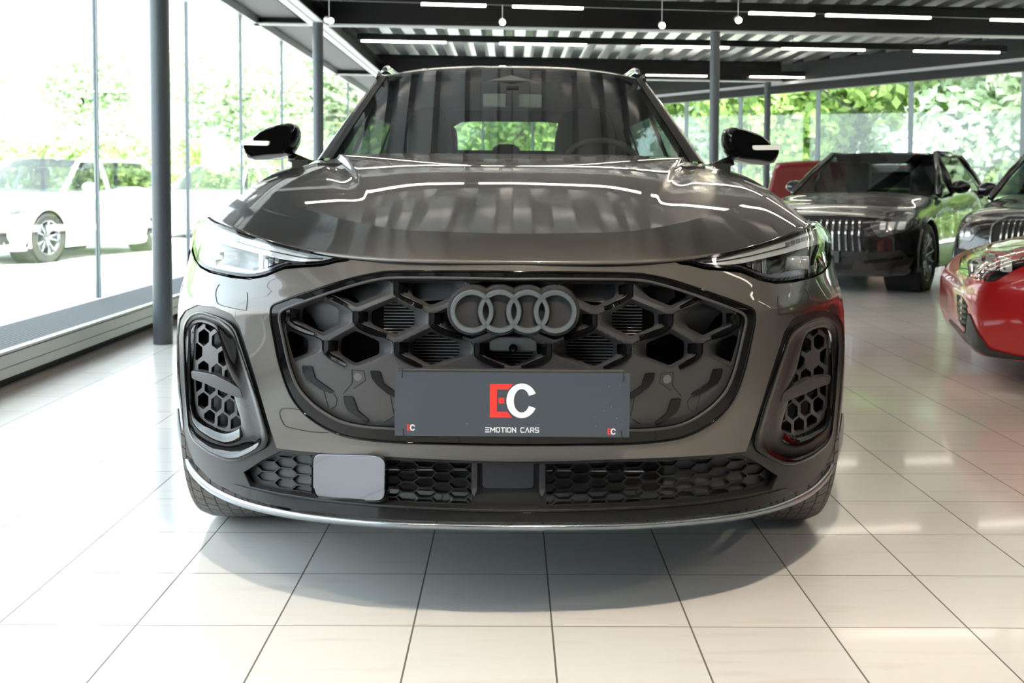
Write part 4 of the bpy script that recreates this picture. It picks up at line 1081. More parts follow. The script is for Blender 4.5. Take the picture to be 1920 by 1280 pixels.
def hood_pt(s, t):
    """s -1..1 across, t -1..0 nose band, 0..1 upper surface"""
    E, M, C_, T = np.array(fE(s)), np.array(fM(s)), np.array(fC(s)), np.array(fT(s))
    if t <= 0:
        k = t + 1   # quadratic through E, M, C
        p = E * (2 * (k - .5) * (k - 1)) + M * (-4 * k * (k - 1)) + C_ * (2 * k * (k - .5))
    else:
        p = C_ * (1 - t) + T * t; p[2] += 4 * 0.027 * t * (1 - t) * (1 - 0.35 * abs(s)) ; p[1] += 0
        # power-dome: centre panel stands a little proud; V shaped shoulder narrowing towards the nose
        xr = 0.335 + 0.32 * t; w = 0.014
        a = abs(p[0]); hgt = 0.015 * sstep(0.12, 0.95, t)
        p[2] += hgt * (1 - sstep(xr - w, xr + w * 0.4, a))
        p[2] -= 0.006 * sstep(.12, .8, t) * math.exp(-((a - xr - 0.045) / 0.035) ** 2)
    return Vector((p[0], p[1] - YN, p[2]))
ss = [-1 + 2 * i / 320 for i in range(321)]
tsb = [-1 + k / 14 for k in range(15)]; tst = [k / 80 for k in range(81)]
def grid_obj(name, rows, m, parent, closed=False):
    n = len(rows[0]); vs = [p for r in rows for p in r]; fs = []
    for i in range(len(rows) - 1):
        for k in range(n - (0 if closed else 1)):
            fs.append((i * n + k, i * n + (k + 1) % n, (i + 1) * n + (k + 1) % n, (i + 1) * n + k))
    return mesh_obj(name, vs, fs, m, parent, smooth=True)
rows = []
lip0 = [hood_pt(s, -1) + Vector((0, 0.045, -0.014)) for s in ss]; lip1 = [hood_pt(s, -1) + Vector((0, 0.006, -0.006)) for s in ss]
rows = [lip0, lip1] + [[hood_pt(s, t) for s in ss] for t in tsb] + [[hood_pt(s, t) for s in ss] for t in tst[1:]]
hood = grid_obj('bonnet', rows, paint, car)
# crease kept crisp
n = len(ss); me = hood.data
crease_row = 2 + 14
ed = {tuple(sorted(e.vertices)): e for e in me.edges}
for k in range(n - 1):
    e = ed.get((crease_row * n + k, crease_row * n + k + 1))
    if e: e.use_edge_sharp = True
# black shut-gap strip under bonnet edge
gap = [[hood_pt(s, -1) + Vector((0, 0.030, -0.004)) for s in ss], [hood_pt(s, -1) + Vector((0, 0.024, -0.020)) for s in ss]]
grid_obj('shut_gap', gap, dark_void, hood)
# wings: from bonnet side edge over the shoulder and down the flank
zf = spline([0, .3, .6, 1.0], [0, .12, .45, 1])
for sx in (1, -1):
    rows = []
    path = [('h', t) for t in tsb[::2]] + [('h', t) for t in tst[2::4]]
    rws = []
    for _, t in path:
        b = hood_pt(sx, t) if True else None
        b = hood_pt(1.0, t); yy = b.y
        # shoulder roll-over
        q = [Vector((b.x, b.y, b.z))]
        tgt = [(0.868, 0.022), (0.897, 0.060), (0.920, 0.12), (0.934, 0.20), (0.942, 0.28), (0.944, 0.34)]
        for X, dz in tgt:
            k = (X - 0.79) / (0.957 - 0.79)
            bx_ = b.x + (X - b.x) * min(1, 0.15 + k) if X < 0.9 else X - max(0, 0.853 - b.x) * 0.35 * max(0, 1 - dz / 0.3)
            q.append(Vector((max(bx_, b.x + 0.004), b.y + 0.02 * k + 0.42 * max(0, min(1, (0.3 - t) / 1.3)) * min(1, dz / .25), b.z - dz)))
        rws.append([Vector((sx * p.x, p.y, p.z)) for p in q])
    w_ = grid_obj('front_wing', rws, paint, car)
    so = w_.modifiers.new('sub', 'SUBSURF'); so.levels = 1; so.render_levels = 1
    # flank from wing to tail with doors in one painted shell
    fl_rows = []
    for yy in (3.965, 4.4, 5.2, 6.0, 6.5, 6.8):
        tp = 0 if yy < 6 else (yy - 6) * 0.10
        fl_rows.append([Vector((sx * (X - tp), yy - YN, z)) for X, z in ((.79, 1.118), (.868, 1.096), (.897, 1.058), (.920, .998), (.934, .918), (.942, .838), (.946, .6), (.94, .42), (.92, .30))])
    grid_obj('body_side', fl_rows, paint, car)
    grid_obj('wing_lower', [[Vector((sx * X, yy - YN, z)) for X, z in ((.930, 1.0 - max(0, 3.6 - yy) * .2), (.942, .84), (.944, zl + .1), (.93, zl))] for yy, zl in ((2.95, .66), (3.1, .75), (3.25, .77), (3.4, .74), (3.52, .64), (3.60, .50), (3.63, .32), (3.97, .30))], paint, car)
    # wheel-arch trim
    wy = 3.22; 
    arc = [Vector((sx * 0.925, wy - YN + 0.41 * math.cos(a), 0.36 + 0.41 * math.sin(a))) for a in [math.pi * 0.66 * k / 24 for k in range(25)]]
    MB().tube(arc, 0.022, 8).build('wheel_arch_trim', matte_black, car, smooth=True)
# inner engine bay blocker so no light leaks through gaps
MB().box((0, 0.62, 0.62), (1.30, 0.66, 0.42)).build('engine_bay_blocker', dark_void, car)
MB().box((0, 2.4, 0.33), (1.5, 3.6, 0.10)).build('underbody', dark_void, car)
MB().box((0, 1.0, 0.93), (1.45, 1.0, 0.05), Matrix.Rotation(math.radians(8), 3, 'X')).build('bonnet_liner', dark_void, car)

# ---- windscreen
def curve_u(pts, N):
    f = spline([p[0] for p in pts], [p[1:] for p in pts]); return [f(x) for x in np.linspace(pts[0][0], pts[-1][0], N)]
base_l = [(0, 0, 3.63, 1.135), (.35, .26, 3.665, 1.135), (.65, .47, 3.745, 1.136), (.85, .61, 3.84, 1.137), (1, .705, 3.93, 1.138)]
head_l = [(0, 0, 4.58, None), (.35, .21, 4.602, None), (.65, .385, 4.65, None), (.85, .50, 4.70, None), (1, .592, 4.74, None)]
def vz(v, Y): return float((CP(0, v, Y)).z)
hv = spline([0, .35, .65, .85, 1], [128.5, 130, 134.5, 140, 147])
head_l = [(s, x, y, vz(float(hv(s)), y)) for s, x, y, _ in head_l]
def sym(l): return [(-s, -x, y, z) for s, x, y, z in l[:0:-1]] + l
fB = spline([p[0] for p in sym(base_l)], [p[1:] for p in sym(base_l)]); fH = spline([p[0] for p in sym(head_l)], [p[1:] for p in sym(head_l)])
def ws_pt(s, t, off=0.0):
    a, b = np.array(fB(s)), np.array(fH(s)); p = a * (1 - t) + b * t
    bul = 4 * t * (1 - t) * 0.007; p[1] -= bul * 0.5; p[2] += bul * 0.6
    return Vector((p[0], p[1] - YN, p[2] )) + Vector((0, -off, off * 1.5))
sw = [-1 + 2 * i / 48 for i in range(49)]; tw = [k / 20 for k in range(21)]
ws = grid_obj('windscreen', [[ws_pt(s, t) for s in sw] for t in tw], car_glass, car)
# black printed border inside the screen (frit)
frit = mat('black_glass_border', (0.004, 0.004, 0.005), 0.35)
fv = []; ff = []
def frit_band(pa, pb, name='screen_border'):
    grid_obj(name, [[p for p in pa], [p for p in pb]], frit, ws)
frit_band([ws_pt(s, 0, -.004) for s in sw], [ws_pt(s * .985, .055, -.004) for s in sw])
frit_band([ws_pt(s, 1, -.004) for s in sw], [ws_pt(s * .985, .955, -.004) for s in sw])
for sg in (1, -1): frit_band([ws_pt(sg * 1.0, t, -.004) for t in tw], [ws_pt(sg * .925, t, -.004) for t in tw])
MB().box((0, 3.58 - YN, 1.10), (1.35, 0.10, 0.03)).build('scuttle', frit, car)
# wipers
for x0, x1 in ((-.55, .02), (.10, .60)):
    MB().tube([L3(x0, 3.655 + abs(x0) * .1, 1.128), L3((x0 + x1) / 2, 3.66, 1.136), L3(x1, 3.67 + abs(x1) * .1, 1.134)], 0.006, 6).build('wiper', dark_void, car, smooth=True)
# ---- A pillars
for sx in (1, -1):
    rows = []
    for t in [k / 16 for k in range(17)]:
        p = ws_pt(1.0, t); 
        w = 0.062 - 0.020 * t
        q = [p + Vector((0.006, -0.001, 0.002)), p + Vector((0.016, -0.001, 0.004)), p + Vector((w * .55, 0.006, 0.004)), p + Vector((w * .95, 0.03, -0.004)), p + Vector((w * 1.15, 0.09, -0.05))]
        rows.append([Vector((sx * a.x, a.y, a.z)) for a in q])
    a_ = grid_obj('windscreen_pillar', rows, paint, car)
    u_ = a_.modifiers.new('sub', 'SUBSURF'); u_.levels = 1; u_.render_levels = 2
for sg in (1, -1): grid_obj('screen_seal', [[ws_pt(sg * .975, t, .002) for t in tw], [ws_pt(sg, t) + Vector((sg * .012, -.002, .006)) for t in tw]], frit, car)
# ---- roof
rv = []
crv = [(4.58, 0.0), (4.62, .012), (4.72, .030), (4.95, .055), (5.3, .062), (5.8, .045), (6.3, .0), (6.6, -.05)]
for y, dz in crv:
    row = []
    for s in sw:
        a = np.array(fH(s)); shrink = 1 + 0.05 * min(1, (y - 4.58) / 0.5) 
        edge = abs(s) ** 4
        row.append(Vector((a[0] * shrink + 0.02 * s * edge, y - YN + (a[1] - 4.58) * max(0, 1 - (y - 4.58) / 0.5), a[2] + dz * (1 - 0.65 * edge))))
    rv.append(row)
ro = grid_obj('roof_panel', rv, paint, car)
u_ = ro.modifiers.new('sub', 'SUBSURF'); u_.levels = 1; u_.render_levels = 1
sol = ro.modifiers.new('thick', 'SOLIDIFY'); sol.thickness = 0.02; sol.offset = -1
for sx in (1, -1):
    pts = [Vector((sx * 0.600, y - YN, z)) for y, z in ((4.80, 1.572), (4.86, 1.592), (4.95, 1.608), (5.4, 1.622), (6.0, 1.60), (6.3, 1.56))]
    MB().tube(smooth_pts(pts) if False else pts, 0.013, 10).build('roof_rail', dark_chrome, car, smooth=True)
# roof lining, B/C pillars, side windows, tailgate
lining = mat('black_headlining', (0.014, 0.014, 0.015), 0.9)
MB().box((0, 5.5 - YN, 1.525), (1.12, 1.7, 0.02)).build('headlining', lining, car)
for sx in (1, -1):
    def sp(y, t):   # side glass plane point: t 0 belt, 1 roof
        xb, xt = 0.80, 0.625
        return Vector((sx * (xb + (xt - xb) * t), y - YN, 1.10 + (1.53 - 1.10) * t))
    # lower sill of glass and door top
    side_glass = [[sp(4.10, 0), sp(4.56, .68)], [sp(4.9, 0), sp(4.93, .68)]], [[sp(5.0, 0), sp(5.02, .68)], [sp(5.9, 0), sp(5.84, .68)]], [[sp(5.98, 0), sp(5.9, .68)], [sp(6.35, 0), sp(6.2, .6)]]
    MB().add([sp(4.5, .66), sp(4.74, 1.0), sp(6.5, 1.0), sp(6.6, .66)], [(0, 1, 2, 3)]).build('roof_side_panel', lining, car, fixn=False)
    for gset in side_glass:
        grid_obj('side_window', [[gset[0][0], gset[0][1]], [gset[1][0], gset[1][1]]], car_glass, car)
    for y0, y1, y2, y3 in ((4.88, 4.93, 5.02, 5.04), (5.88, 5.78, 6.0, 5.88), (6.33, 6.08, 6.62, 6.5)):
        MB().add([sp(y0, 0), sp(y1, 1), sp(y3, 1), sp(y2, 0)], [(0, 1, 2, 3)]).build('body_pillar', lining, car, fixn=False)
    MB().add([sp(4.7, 1.0), sp(4.7, 1.08), sp(6.55, 1.08), sp(6.55, .98)], [(0, 1, 2, 3)]).build('roof_side_rail', paint, car, fixn=False)
    MB().box((sx * 0.77, 5.0 - YN, 0.95), (0.06, 2.6, 0.36)).build('door_card', lining, car)
# tailgate with window opening
def TG(u, v): return CP(u, v, 6.55)
tgw = [(-112, 288), (-112, 262), (-104, 238), (-92, 230), (-60, 228), (60, 228), (92, 230), (104, 238), (112, 262), (112, 288)]
panel('tailgate', [(-215, 200), (215, 200), (240, 330), (-240, 330)], [tgw], lining, car, 0, 30, skirt=None, fn=TG, flat=True, hskirt=((0, .02),))
panel('rear_window', tgw, [], glass('rear_glass', (0.80, 0.88, 0.82), 1.5), car, 0.01, 30, skirt=None, fn=TG, flat=True)
# interior
seat_m = mat('grey_leather', (0.045, 0.047, 0.05), 0.5)
seat_d = mat('dark_leather', (0.012, 0.012, 0.013), 0.55)
def seat(u0, u1, vt, Y, m, head=True, name='front_seat'):
    c = CP((u0 + u1) / 2, vt, Y); w = abs(u1 - u0) / F * Y / 2; zt_ = c.z
    mb = MB(); n = 24; prof = [(zt_, 0.45, .8), (zt_ - .02, .72, .95), (zt_ - .07, .93, 1), (zt_ - .16, 1.0, 1), (zt_ - .26, .95, 1.05), (zt_ - .34, 1.2, 1.2), (zt_ - .7, 1.3, 1.4)]
    mb.v.append(Vector((c.x, c.y, zt_ + 0.004)))
    for z, kx, ky in prof:
        for k in range(n):
            a = 2 * math.pi * k / n; ca, sa = math.cos(a), math.sin(a)
            mb.v.append(Vector((c.x + w * kx * math.copysign(abs(ca) ** .6, ca), c.y + 0.07 * ky * math.copysign(abs(sa) ** .8, sa) - (zt_ - z) * 0.25, z)))
    for k in range(n): mb.f.append((0, 1 + k, 1 + (k + 1) % n))
    for i in range(len(prof) - 1):
        for k in range(n): mb.f.append((1 + i * n + k, 1 + i * n + (k + 1) % n, 1 + (i + 1) * n + (k + 1) % n, 1 + (i + 1) * n + k))
    return mb.build(name, m, car, smooth=True)
seat(-(955 - 762), -(955 - 845), 204, 4.95, seat_m)
seat((1040 - 955), (1150 - 955), 204, 4.95, seat_d)
seat(-(955 - 915), (982 - 955), 271, 6.0, seat_d, name='rear_headrest')
seat(-(955 - 835), -(955 - 858), 240, 5.9, seat_d, name='rear_headrest')
seat((1038 - 955), (1062 - 955), 240, 5.9, seat_d, name='rear_headrest')
MB().box((0, 6.1 - YN, 1.10), (1.3, 0.25, 0.30)).build('rear_seat', seat_d, car)
MB().box((0, 4.12 - YN, 1.03), (1.42, 0.65, 0.16)).build('dashboard', lining, car, bevel=0.03)
# steering wheel
sc = CP(1125 - 955, 306, 4.55); mb = MB(); pts = []
tilt = Matrix.Rotation(math.radians(-24), 3, 'X')
for k in range(49):
    a = 2 * math.pi * k / 48; pts.append(sc + tilt @ Vector((0.165 * math.cos(a), 0, 0.165 * math.sin(a) * 0.72)))
MB().tube(pts, 0.014, 10, cap=False).build('steering_wheel', mat('steering_leather', (0.12, 0.115, 0.10), 0.35), car, smooth=True)
# rear-view mirror and sensor pod
mc = CP(957 - 955, 188, 4.35); hh = 0.030; ww = 0.125
mbm = MB(); prof = rnd([(-ww, -hh), (ww, -hh), (ww * 1.0, hh * .9), (-ww * 1.0, hh * .9)], 0.029, 6)
mbm.prism(prof, -0.012, 0.02, lambda a, b, z: mc + Vector((a, z, b)))
rm = mbm.build('rear_view_mirror', mat('grey_mirror_shell', (0.60, 0.61, 0.60), 0.4), car, bevel=0.006)
MB().prism(rnd([(-.030, -.026), (.030, -.026), (.026, .06), (-.026, .06)], .01), -0.03, -0.014, lambda a, b, z: mc + Vector((a, z, b))).build('mirror_stem', dark_void, rm, bevel=.004)
tc_ = CP(0, 150, 4.42)
MB().prism([(-.13, -.012), (.13, -.012), (0, .022)], 0, 0.02, lambda a, b, z: tc_ + Vector((a, z, b))).build('sensor_pod', mat('grey_pod', (0.12, 0.12, 0.12), 0.5), car, bevel=.004)

# ---- door mirrors
for sx in (1, -1):
    r_ = empty('door_mirror', (0, 0, 0)); r_.parent = car
    Ym = 3.98
    def M_(px, py, y=0): q = CP(955 - px, py, Ym); return Vector((sx * q.x, q.y + y, q.z))
    def shell(sections, name, m):
        """sections: list of (front outline point pairs); each = list of px,py polygon and depth, lofted"""
        mb = MB(); n = len(sections[0][0])
        for poly, y in sections: mb.v += [M_(a, b, y) for a, b in poly]
        for i in range(len(sections) - 1):
            for k in range(n): mb.f.append((i * n + k, i * n + (k + 1) % n, (i + 1) * n + (k + 1) % n, (i + 1) * n + k))
        mb.f.append(tuple(range(n))); mb.f.append(tuple(range(len(sections) * n - 1, (len(sections) - 1) * n - 1, -1)))
        return mb.build(name, m, r_, auto=50)
    def sc_(poly, c, k): return [(c[0] + (x - c[0]) * k, c[1] + (y - c[1]) * k) for x, y in poly]
    cap_p = smooth_open([(470, 262), (485, 252), (505, 243), (525, 237), (542, 235), (552, 238), (557, 250), (557, 266), (553, 280), (545, 290)], 3) + [(520, 290), (490, 289), (471, 268)]
    cap_p = smooth_open([(471, 264), (486, 252), (506, 243), (526, 237), (543, 235), (552, 239), (557, 250), (557, 266), (553, 280), (546, 291)], 3) + [(515, 291), (485, 289), (472, 279)]
    shell([(sc_(cap_p, (520, 268), .80), -.075), (sc_(cap_p, (520, 268), .93), -.055), (cap_p, -.02), (cap_p, .035), (sc_(cap_p, (520, 268), .96), .05)], 'mirror_cap', gloss_black)
    low_p = [(459, 274), (462, 268), (510, 269), (541, 271), (541, 276), (536, 293), (500, 296), (475, 300), (463, 292), (460, 283)]
    shell([(sc_(low_p, (500, 282), .90), -.078), (low_p, -.062), (low_p, .03), (sc_(low_p, (500, 282), .95), .045)], 'mirror_lower_shell', gloss_black)
    bot_p = [(462, 291), (500, 292), (540, 291), (548, 294), (535, 299), (510, 304), (482, 305), (467, 301)]
    shell([(sc_(bot_p, (505, 297), .92), -.066), (bot_p, -.05), (bot_p, .035)], 'mirror_base_cover', mat('grey_mirror_base', (0.20, 0.20, 0.21), 0.3, 0.5, 0.8))
    ind = rnd([(458, 269), (512, 270), (511, 277), (507, 279), (460, 278)], 2, 2)
    shell([(sc_(ind, (485, 274), .96), -.085), (ind, -.080), (ind, -.05)], 'turn_indicator', mat('white_indicator_lens', (0.80, 0.80, 0.78), 0.12, 0.0, 1.0))
    MB().tube([M_(540, 297, 0), M_(556, 303, 0.0), M_(575, 312, 0.02)], 0.02, 10).build('mirror_foot', gloss_black, r_, smooth=True)

# ---- wheels
tyre_m = rubber
def tread(m):
    nt = m.node_tree; b = nt.nodes['Principled BSDF']; N = nt.nodes.new; L = nt.links.new
    tc = N('ShaderNodeTexCoord'); br = N('ShaderNodeTexBrick'); mp = N('ShaderNodeMapping')
    L(tc.outputs['UV'], mp.inputs['Vector']); mp.inputs['Scale'].default_value = (1, 1, 1); L(mp.outputs[0], br.inputs['Vector'])
    br.inputs['Scale'].default_value = 1; br.inputs['Mortar Size'].default_value = 0.06; br.inputs['Brick Width'].default_value = 1.0; br.inputs['Row Height'].default_value = 1.0
    br.inputs['Color1'].default_value = (0.13, 0.12, 0.115, 1); br.inputs['Color2'].default_value = (0.15, 0.14, 0.13, 1); br.inputs['Mortar'].default_value = (0.008, 0.008, 0.008, 1)
    L(br.outputs['Color'], b.inputs['Base Color'])
    bp = N('ShaderNodeBump'); bp.invert = True; bp.inputs['Distance'].default_value = 0.006; L(br.outputs['Fac'], bp.inputs['Height']); L(bp.outputs['Normal'], b.inputs['Normal'])
tread_m = mat('tyre_tread', (0.13, 0.12, 0.115), 0.55); tread(tread_m)
def wheel(parent, c, R, W, axis_rot=None, rimm=None, name='wheel', spokes=5, treaded=False, face=1):
    w = empty(name, c); w.parent = parent
    if axis_rot: w.rotation_euler = axis_rot
    hw = W / 2; t = MB()
    prof = [(R * .68, -hw * .9), (R * .76, -hw * 1.0), (R * .88, -hw * 1.03), (R * .96, -hw * .93), (R * .99, -hw * .75), (R, 0), (R * .99, hw * .75), (R * .96, hw * .93), (R * .88, hw * 1.03), (R * .76, hw), (R * .68, hw * .9), (R * .66, 0)]
    t.lathe(prof, (0, 0, 0), 'X', 96); to = t.build('tyre', rubber, w, smooth=True)
    if treaded:
        n = 96; me = bpy.data.meshes.new('tread'); vs = []; fs = []; uvs = []
        pr = [(R * .965 + .0005, -hw * .95), (R * .992 + .001, -hw * .74), (R + .001, 0), (R * .992 + .001, hw * .74), (R * .965 + .0005, hw * .95)]
        vv = [-4, -3, 0, 3, 4]
        for r, h in pr:
            for k in range(n + 1): a = 2 * math.pi * k / n; vs.append((h, r * math.cos(a), r * math.sin(a)))
        for i in range(len(pr) - 1):
            for k in range(n):
                fs.append((i * (n + 1) + k, i * (n + 1) + k + 1, (i + 1) * (n + 1) + k + 1, (i + 1) * (n + 1) + k))
        me.from_pydata(vs, [], fs); uv = me.uv_layers.new(); per = 58 / n
        for p in me.polygons:
            for li in p.loop_indices:
                vi = me.loops[li].vertex_index; i, k = divmod(vi, n + 1); uv.data[li].uv = (k * per + abs(vv[i]) * 0.45, vv[i] + 0.5)
            p.use_smooth = True
        me.materials.append(tread_m); link(bpy.data.objects.new('tread', me), to)
    rimm = rimm or dark_chrome
    rb = MB(); rb.lathe([(R * .70, hw * .92 * face), (R * .66, hw * .90 * face), (R * .64, hw * .5 * face), (R * .62, -hw * .6 * face)], (0, 0, 0), 'X', 64); rb.build('rim', rimm, w, smooth=True)
    MB().lathe([(0.001, hw * .2 * face), (R * .45, hw * .2 * face), (R * .46, hw * .1 * face)], (0, 0, 0), 'X', 40).build('brake_disc', mat('brake_steel', (0.15, 0.15, 0.15), 0.4, 0.8), w)
    for k in range(spokes):
        for dv in (-1, 1):
            a = 2 * math.pi * k / spokes + dv * 0.10; a2 = 2 * math.pi * k / spokes + dv * 0.26
            p0 = Vector((hw * .55 * face, R * .12 * math.cos(a), R * .12 * math.sin(a))); p1 = Vector((hw * .86 * face, R * .66 * math.cos(a2), R * .66 * math.sin(a2)))
            MB().tube([p0, (p0 + p1) / 2 + Vector((hw * .08 * face, 0, 0)), p1], R * .05, 6, radii=[R * .06, R * .045, R * .05]).build('spoke', rimm, w, smooth=True)
    MB().lathe([(0.001, hw * .72 * face), (R * .10, hw * .70 * face), (R * .16, hw * .5 * face), (R * .16, hw * .2 * face)], (0, 0, 0), 'X', 32).build('hub', rimm, w, smooth=True)
    return w
for sx in (1, -1):
    wheel(car, (sx * 0.815, 3.20 - YN, 0.358), 0.36, 0.255, treaded=True, face=sx)
    wheel(car, (sx * 0.815, 6.30 - YN, 0.358), 0.36, 0.255, face=sx)
# wheel-house liners
for sx in (1, -1):
    mb = MB(); n = 20; rows = []
    for X in (0.55, 0.90): rows.append([Vector((sx * X, 3.20 - YN + 0.40 * math.cos(a), 0.36 + 0.40 * math.sin(a))) for a in [math.pi * 0.9 * (k / n) for k in range(n + 1)]])
    grid_obj('wheel_house', rows, dark_void, car)
# ================================================================== other cars
def make_car(name, label, C, th, pm, W=0.90, L=4.4, H=1.48, stations=None, wheel_y=(0.85, 3.55), R=0.34, cat='car', rimm=None, glassm=None, wb=(1.25, 1.95, 3.6, 4.25), interior=True, face_col=None):
    root = empty(name, C, (0, 0, -math.radians(th)), label, cat)
    st = stations or [(0.0, .50, .30, .60), (0.05, .66, .22, .70), (0.16, .78, .18, .765), (0.40, .865, .17, .82), (0.85, .895, .17, .885), (1.30, .90, .17, .955), (2.0, .90, .17, .98), (3.6, .89, .18, 1.0), (4.1, .84, .22, .98), (4.35, .74, .30, .94), (4.4, .6, .4, .85)]
    ys = [s[0] for s in st]; sp = spline(ys, [s[1:] for s in st])
    k = W / 0.90; kz = 1.0
    prof = [(0, 0, 0), (.80, 0, 0), (.95, .10, 0), (1.0, .30, 0), (1.0, .55, 0), (.985, .74, 0), (.93, .90, 0), (.80, .985, 0), (.5, 1.015, 0), (0, 1.03, 0)]
    pf = spline([0, .8, 1.6, 2.2, 2.9, 3.5, 4.0, 4.6, 5.4, 6.4], [(a, b) for a, b, _ in prof])
    N = 44; rows = []
    yl = list(np.linspace(0, .3, 14)) + list(np.linspace(.33, L - .2, 70)) + list(np.linspace(L - .17, ys[-1], 6))
    for y in yl:
        w, zl, zt = sp(y); half = []
        for i in range(N + 1):
            a, b = pf(6.4 * i / N); half.append((max(a, 0) * w * k, zl + (zt - zl) * b))
        rows.append([Vector((x, y, z)) for x, z in half] + [Vector((-x, y, z)) for x, z in half[-2:0:-1]])
    n = len(rows[0]); vs = [p for r in rows for p in r]; fs = []
    wr = R + 0.055
    for i in range(len(rows) - 1):
        for j in range(n):
            q = (i * n + j, (i + 1) * n + j, (i + 1) * n + (j + 1) % n, i * n + (j + 1) % n)
            c = (vs[q[0]] + vs[q[2]]) / 2
            if abs(c.x) > W * 0.7 and any((c.y - wy) ** 2 + (c.z - R) ** 2 < wr ** 2 for wy in wheel_y): continue
            fs.append(q)
    fs.append(tuple(range(n))); fs.append(tuple(range((len(rows) - 1) * n, len(rows) * n))[::-1])
    body = mesh_obj('body_shell', vs, fs, pm, root, smooth=True)
    bvh = BVHTree.FromPolygons(vs, [f for f in fs])
    for sx in (1, -1):
        for wy in wheel_y:
            wheel(root, (sx * (W - 0.12), wy, R), R, 0.23, rimm=rimm or silver_trim, face=sx, spokes=5)
            arc = [Vector((sx * (W * .985), wy + wr * math.cos(a), R + wr * math.sin(a))) for a in [math.pi * (-0.1 + 1.2 * q / 24) for q in range(25)]]
            MB().tube(arc, 0.022, 8).build('wheel_arch', face_col or pm, root, smooth=True)
            MB().lathe([(wr - .01, sx * W * .97), (wr - .01, sx * W * .6), (0.01, sx * W * .6)], (0, wy, R), 'X', 32).build('wheel_house', dark_void, root)
    # greenhouse
    b0, r0, r1, b1 = wb; zb_ = float(sp(b0)[2]); zr = H
    def gp(sx, y, t, xb=None): return Vector((sx * ((W - .10) + (W * .66 - (W - .10)) * t), y, (zb_ + .0) + (zr - zb_) * t))
    bowed = lambda y, s, t: y - 0.10 * (1 - s * s)
    def strip_(ya, ta, yb, tb, nm, m_, kb=8):
        A = [Vector((gp(1, ya, ta).x * s, bowed(ya, s, 0) if ya < L / 2 else ya + 0.06 * (1 - s * s), gp(1, ya, ta).z + 0.02 * (1 - s * s) * ta)) for s in np.linspace(-1, 1, 17)]
        B = [Vector((gp(1, yb, tb).x * s, bowed(yb, s, 0) if yb < L / 2 else yb + 0.06 * (1 - s * s), gp(1, yb, tb).z + 0.03 * (1 - s * s) * tb)) for s in np.linspace(-1, 1, 17)]
        return grid_obj(nm, [A, B], m_, root)
    gm = glassm or dark_glass
    strip_(b0, 0, r0, 1, 'windscreen', gm); strip_(r0, 1, r1, 1, 'roof_panel', pm); strip_(r1, 1, b1, .1, 'rear_window', gm)
    for sx in (1, -1):
        MB().add([gp(sx, b0 + .15, 0.03), gp(sx, r0 + .12, .93), gp(sx, r1 - .05, .93), gp(sx, b1 - .25, .08)], [(0, 1, 2, 3)]).build('side_window', gm, root, fixn=False)
        for ya, ta, yb, tb in ((b0, -.02, r0, 1), (r0, 1, r1, 1), (r1, 1, b1, 0.0), (2.35, 0, 2.42, .97)):
            MB().tube([gp(sx, ya, ta), gp(sx, (ya + yb) / 2, (ta + tb) / 2) + Vector((sx * .012, 0, .012)), gp(sx, yb, tb)], 0.032, 8).build('roof_pillar', pm, root, smooth=True)
        ms = MB(); c = gp(sx, b0 + .42, 0.12) + Vector((sx * .16, 0, .02))
        ms.lathe([(0.001, -.07), (.05, -.055), (.075, -.01), (.078, .04), (.0, .045)], (0, 0, 0), 'Y', 20)
        mo = ms.build('door_mirror', face_col or pm, root, smooth=True); mo.location = c; mo.scale = (1.35, 1, .95)
    if interior:
        MB().box((0, (r0 + r1) / 2 + .05, zr - .045), (W * 1.22, r1 - r0, .075)).build('headlining', lining, root)
        MB().box((0, b1 - .55, zb_ + .1), (W * 1.3, .15, .34)).build('rear_seat', seat_d, root, bevel=.04)
        for sx in (.38, -.38):
            mb = MB().box((sx * k, b0 + 1.15, zb_ + .12), (.30, .14, .5)); mb.build('front_seat', seat_d, root, bevel=.05)
        MB().box((0, b0 + .3, zb_ - .06), (1.3 * k, .5, .12)).build('dashboard', dark_void, root, bevel=.03)
    def caster(phi):
        ph = math.radians(phi); d = Vector((-math.sin(ph), math.cos(ph), 0)); a = Vector((math.cos(ph), math.sin(ph), 0))
        def fn(u, v):
            o = a * (u / 100) + Vector((0, 0, -v / 100)) - d * 6
            h = bvh.ray_cast(o, d)[0]
            return h if h is not None else o + d * 6.4
        fn.dir = d; return fn
    root_fn = caster
    return root, root_fn
def R_(pts): return [(x * 100, -z * 100) for x, z in pts]
def feat(name, pts, m, root, fn, off=-0.004, r=2, skirt=((.3, .002), (.4, .02)), res=2.2):
    return panel(name, rnd(R_(pts), r, 3), [], m, root, off, res, skirt=skirt, fn=fn)
dark_glass = glass('dark_tinted_glass', (0.34, 0.38, 0.36), 1.5)
black_paint = mat('black_car_paint', (0.006, 0.006, 0.007), 0.25, 0.0, 1.0, 0.01)
red_paint = mat('bright_red_car_paint', (0.62, 0.012, 0.014), 0.3, 0.1, 1.0, 0.015)
dkred_paint = mat('dark_red_car_paint', (0.20, 0.010, 0.012), 0.35, 0.2, 1.0, 0.03)
white_paint = mat('white_car_paint', (0.85, 0.86, 0.88), 0.3, 0.0, 1.0, 0.02)
lamp_clear = mat('headlamp_glass', (0.10, 0.105, 0.11), 0.08, 0.3, 1.0, 0.01)
lamp_bit = mat('lamp_reflector', (0.78, 0.80, 0.82), 0.18, 0.4, 1.0)
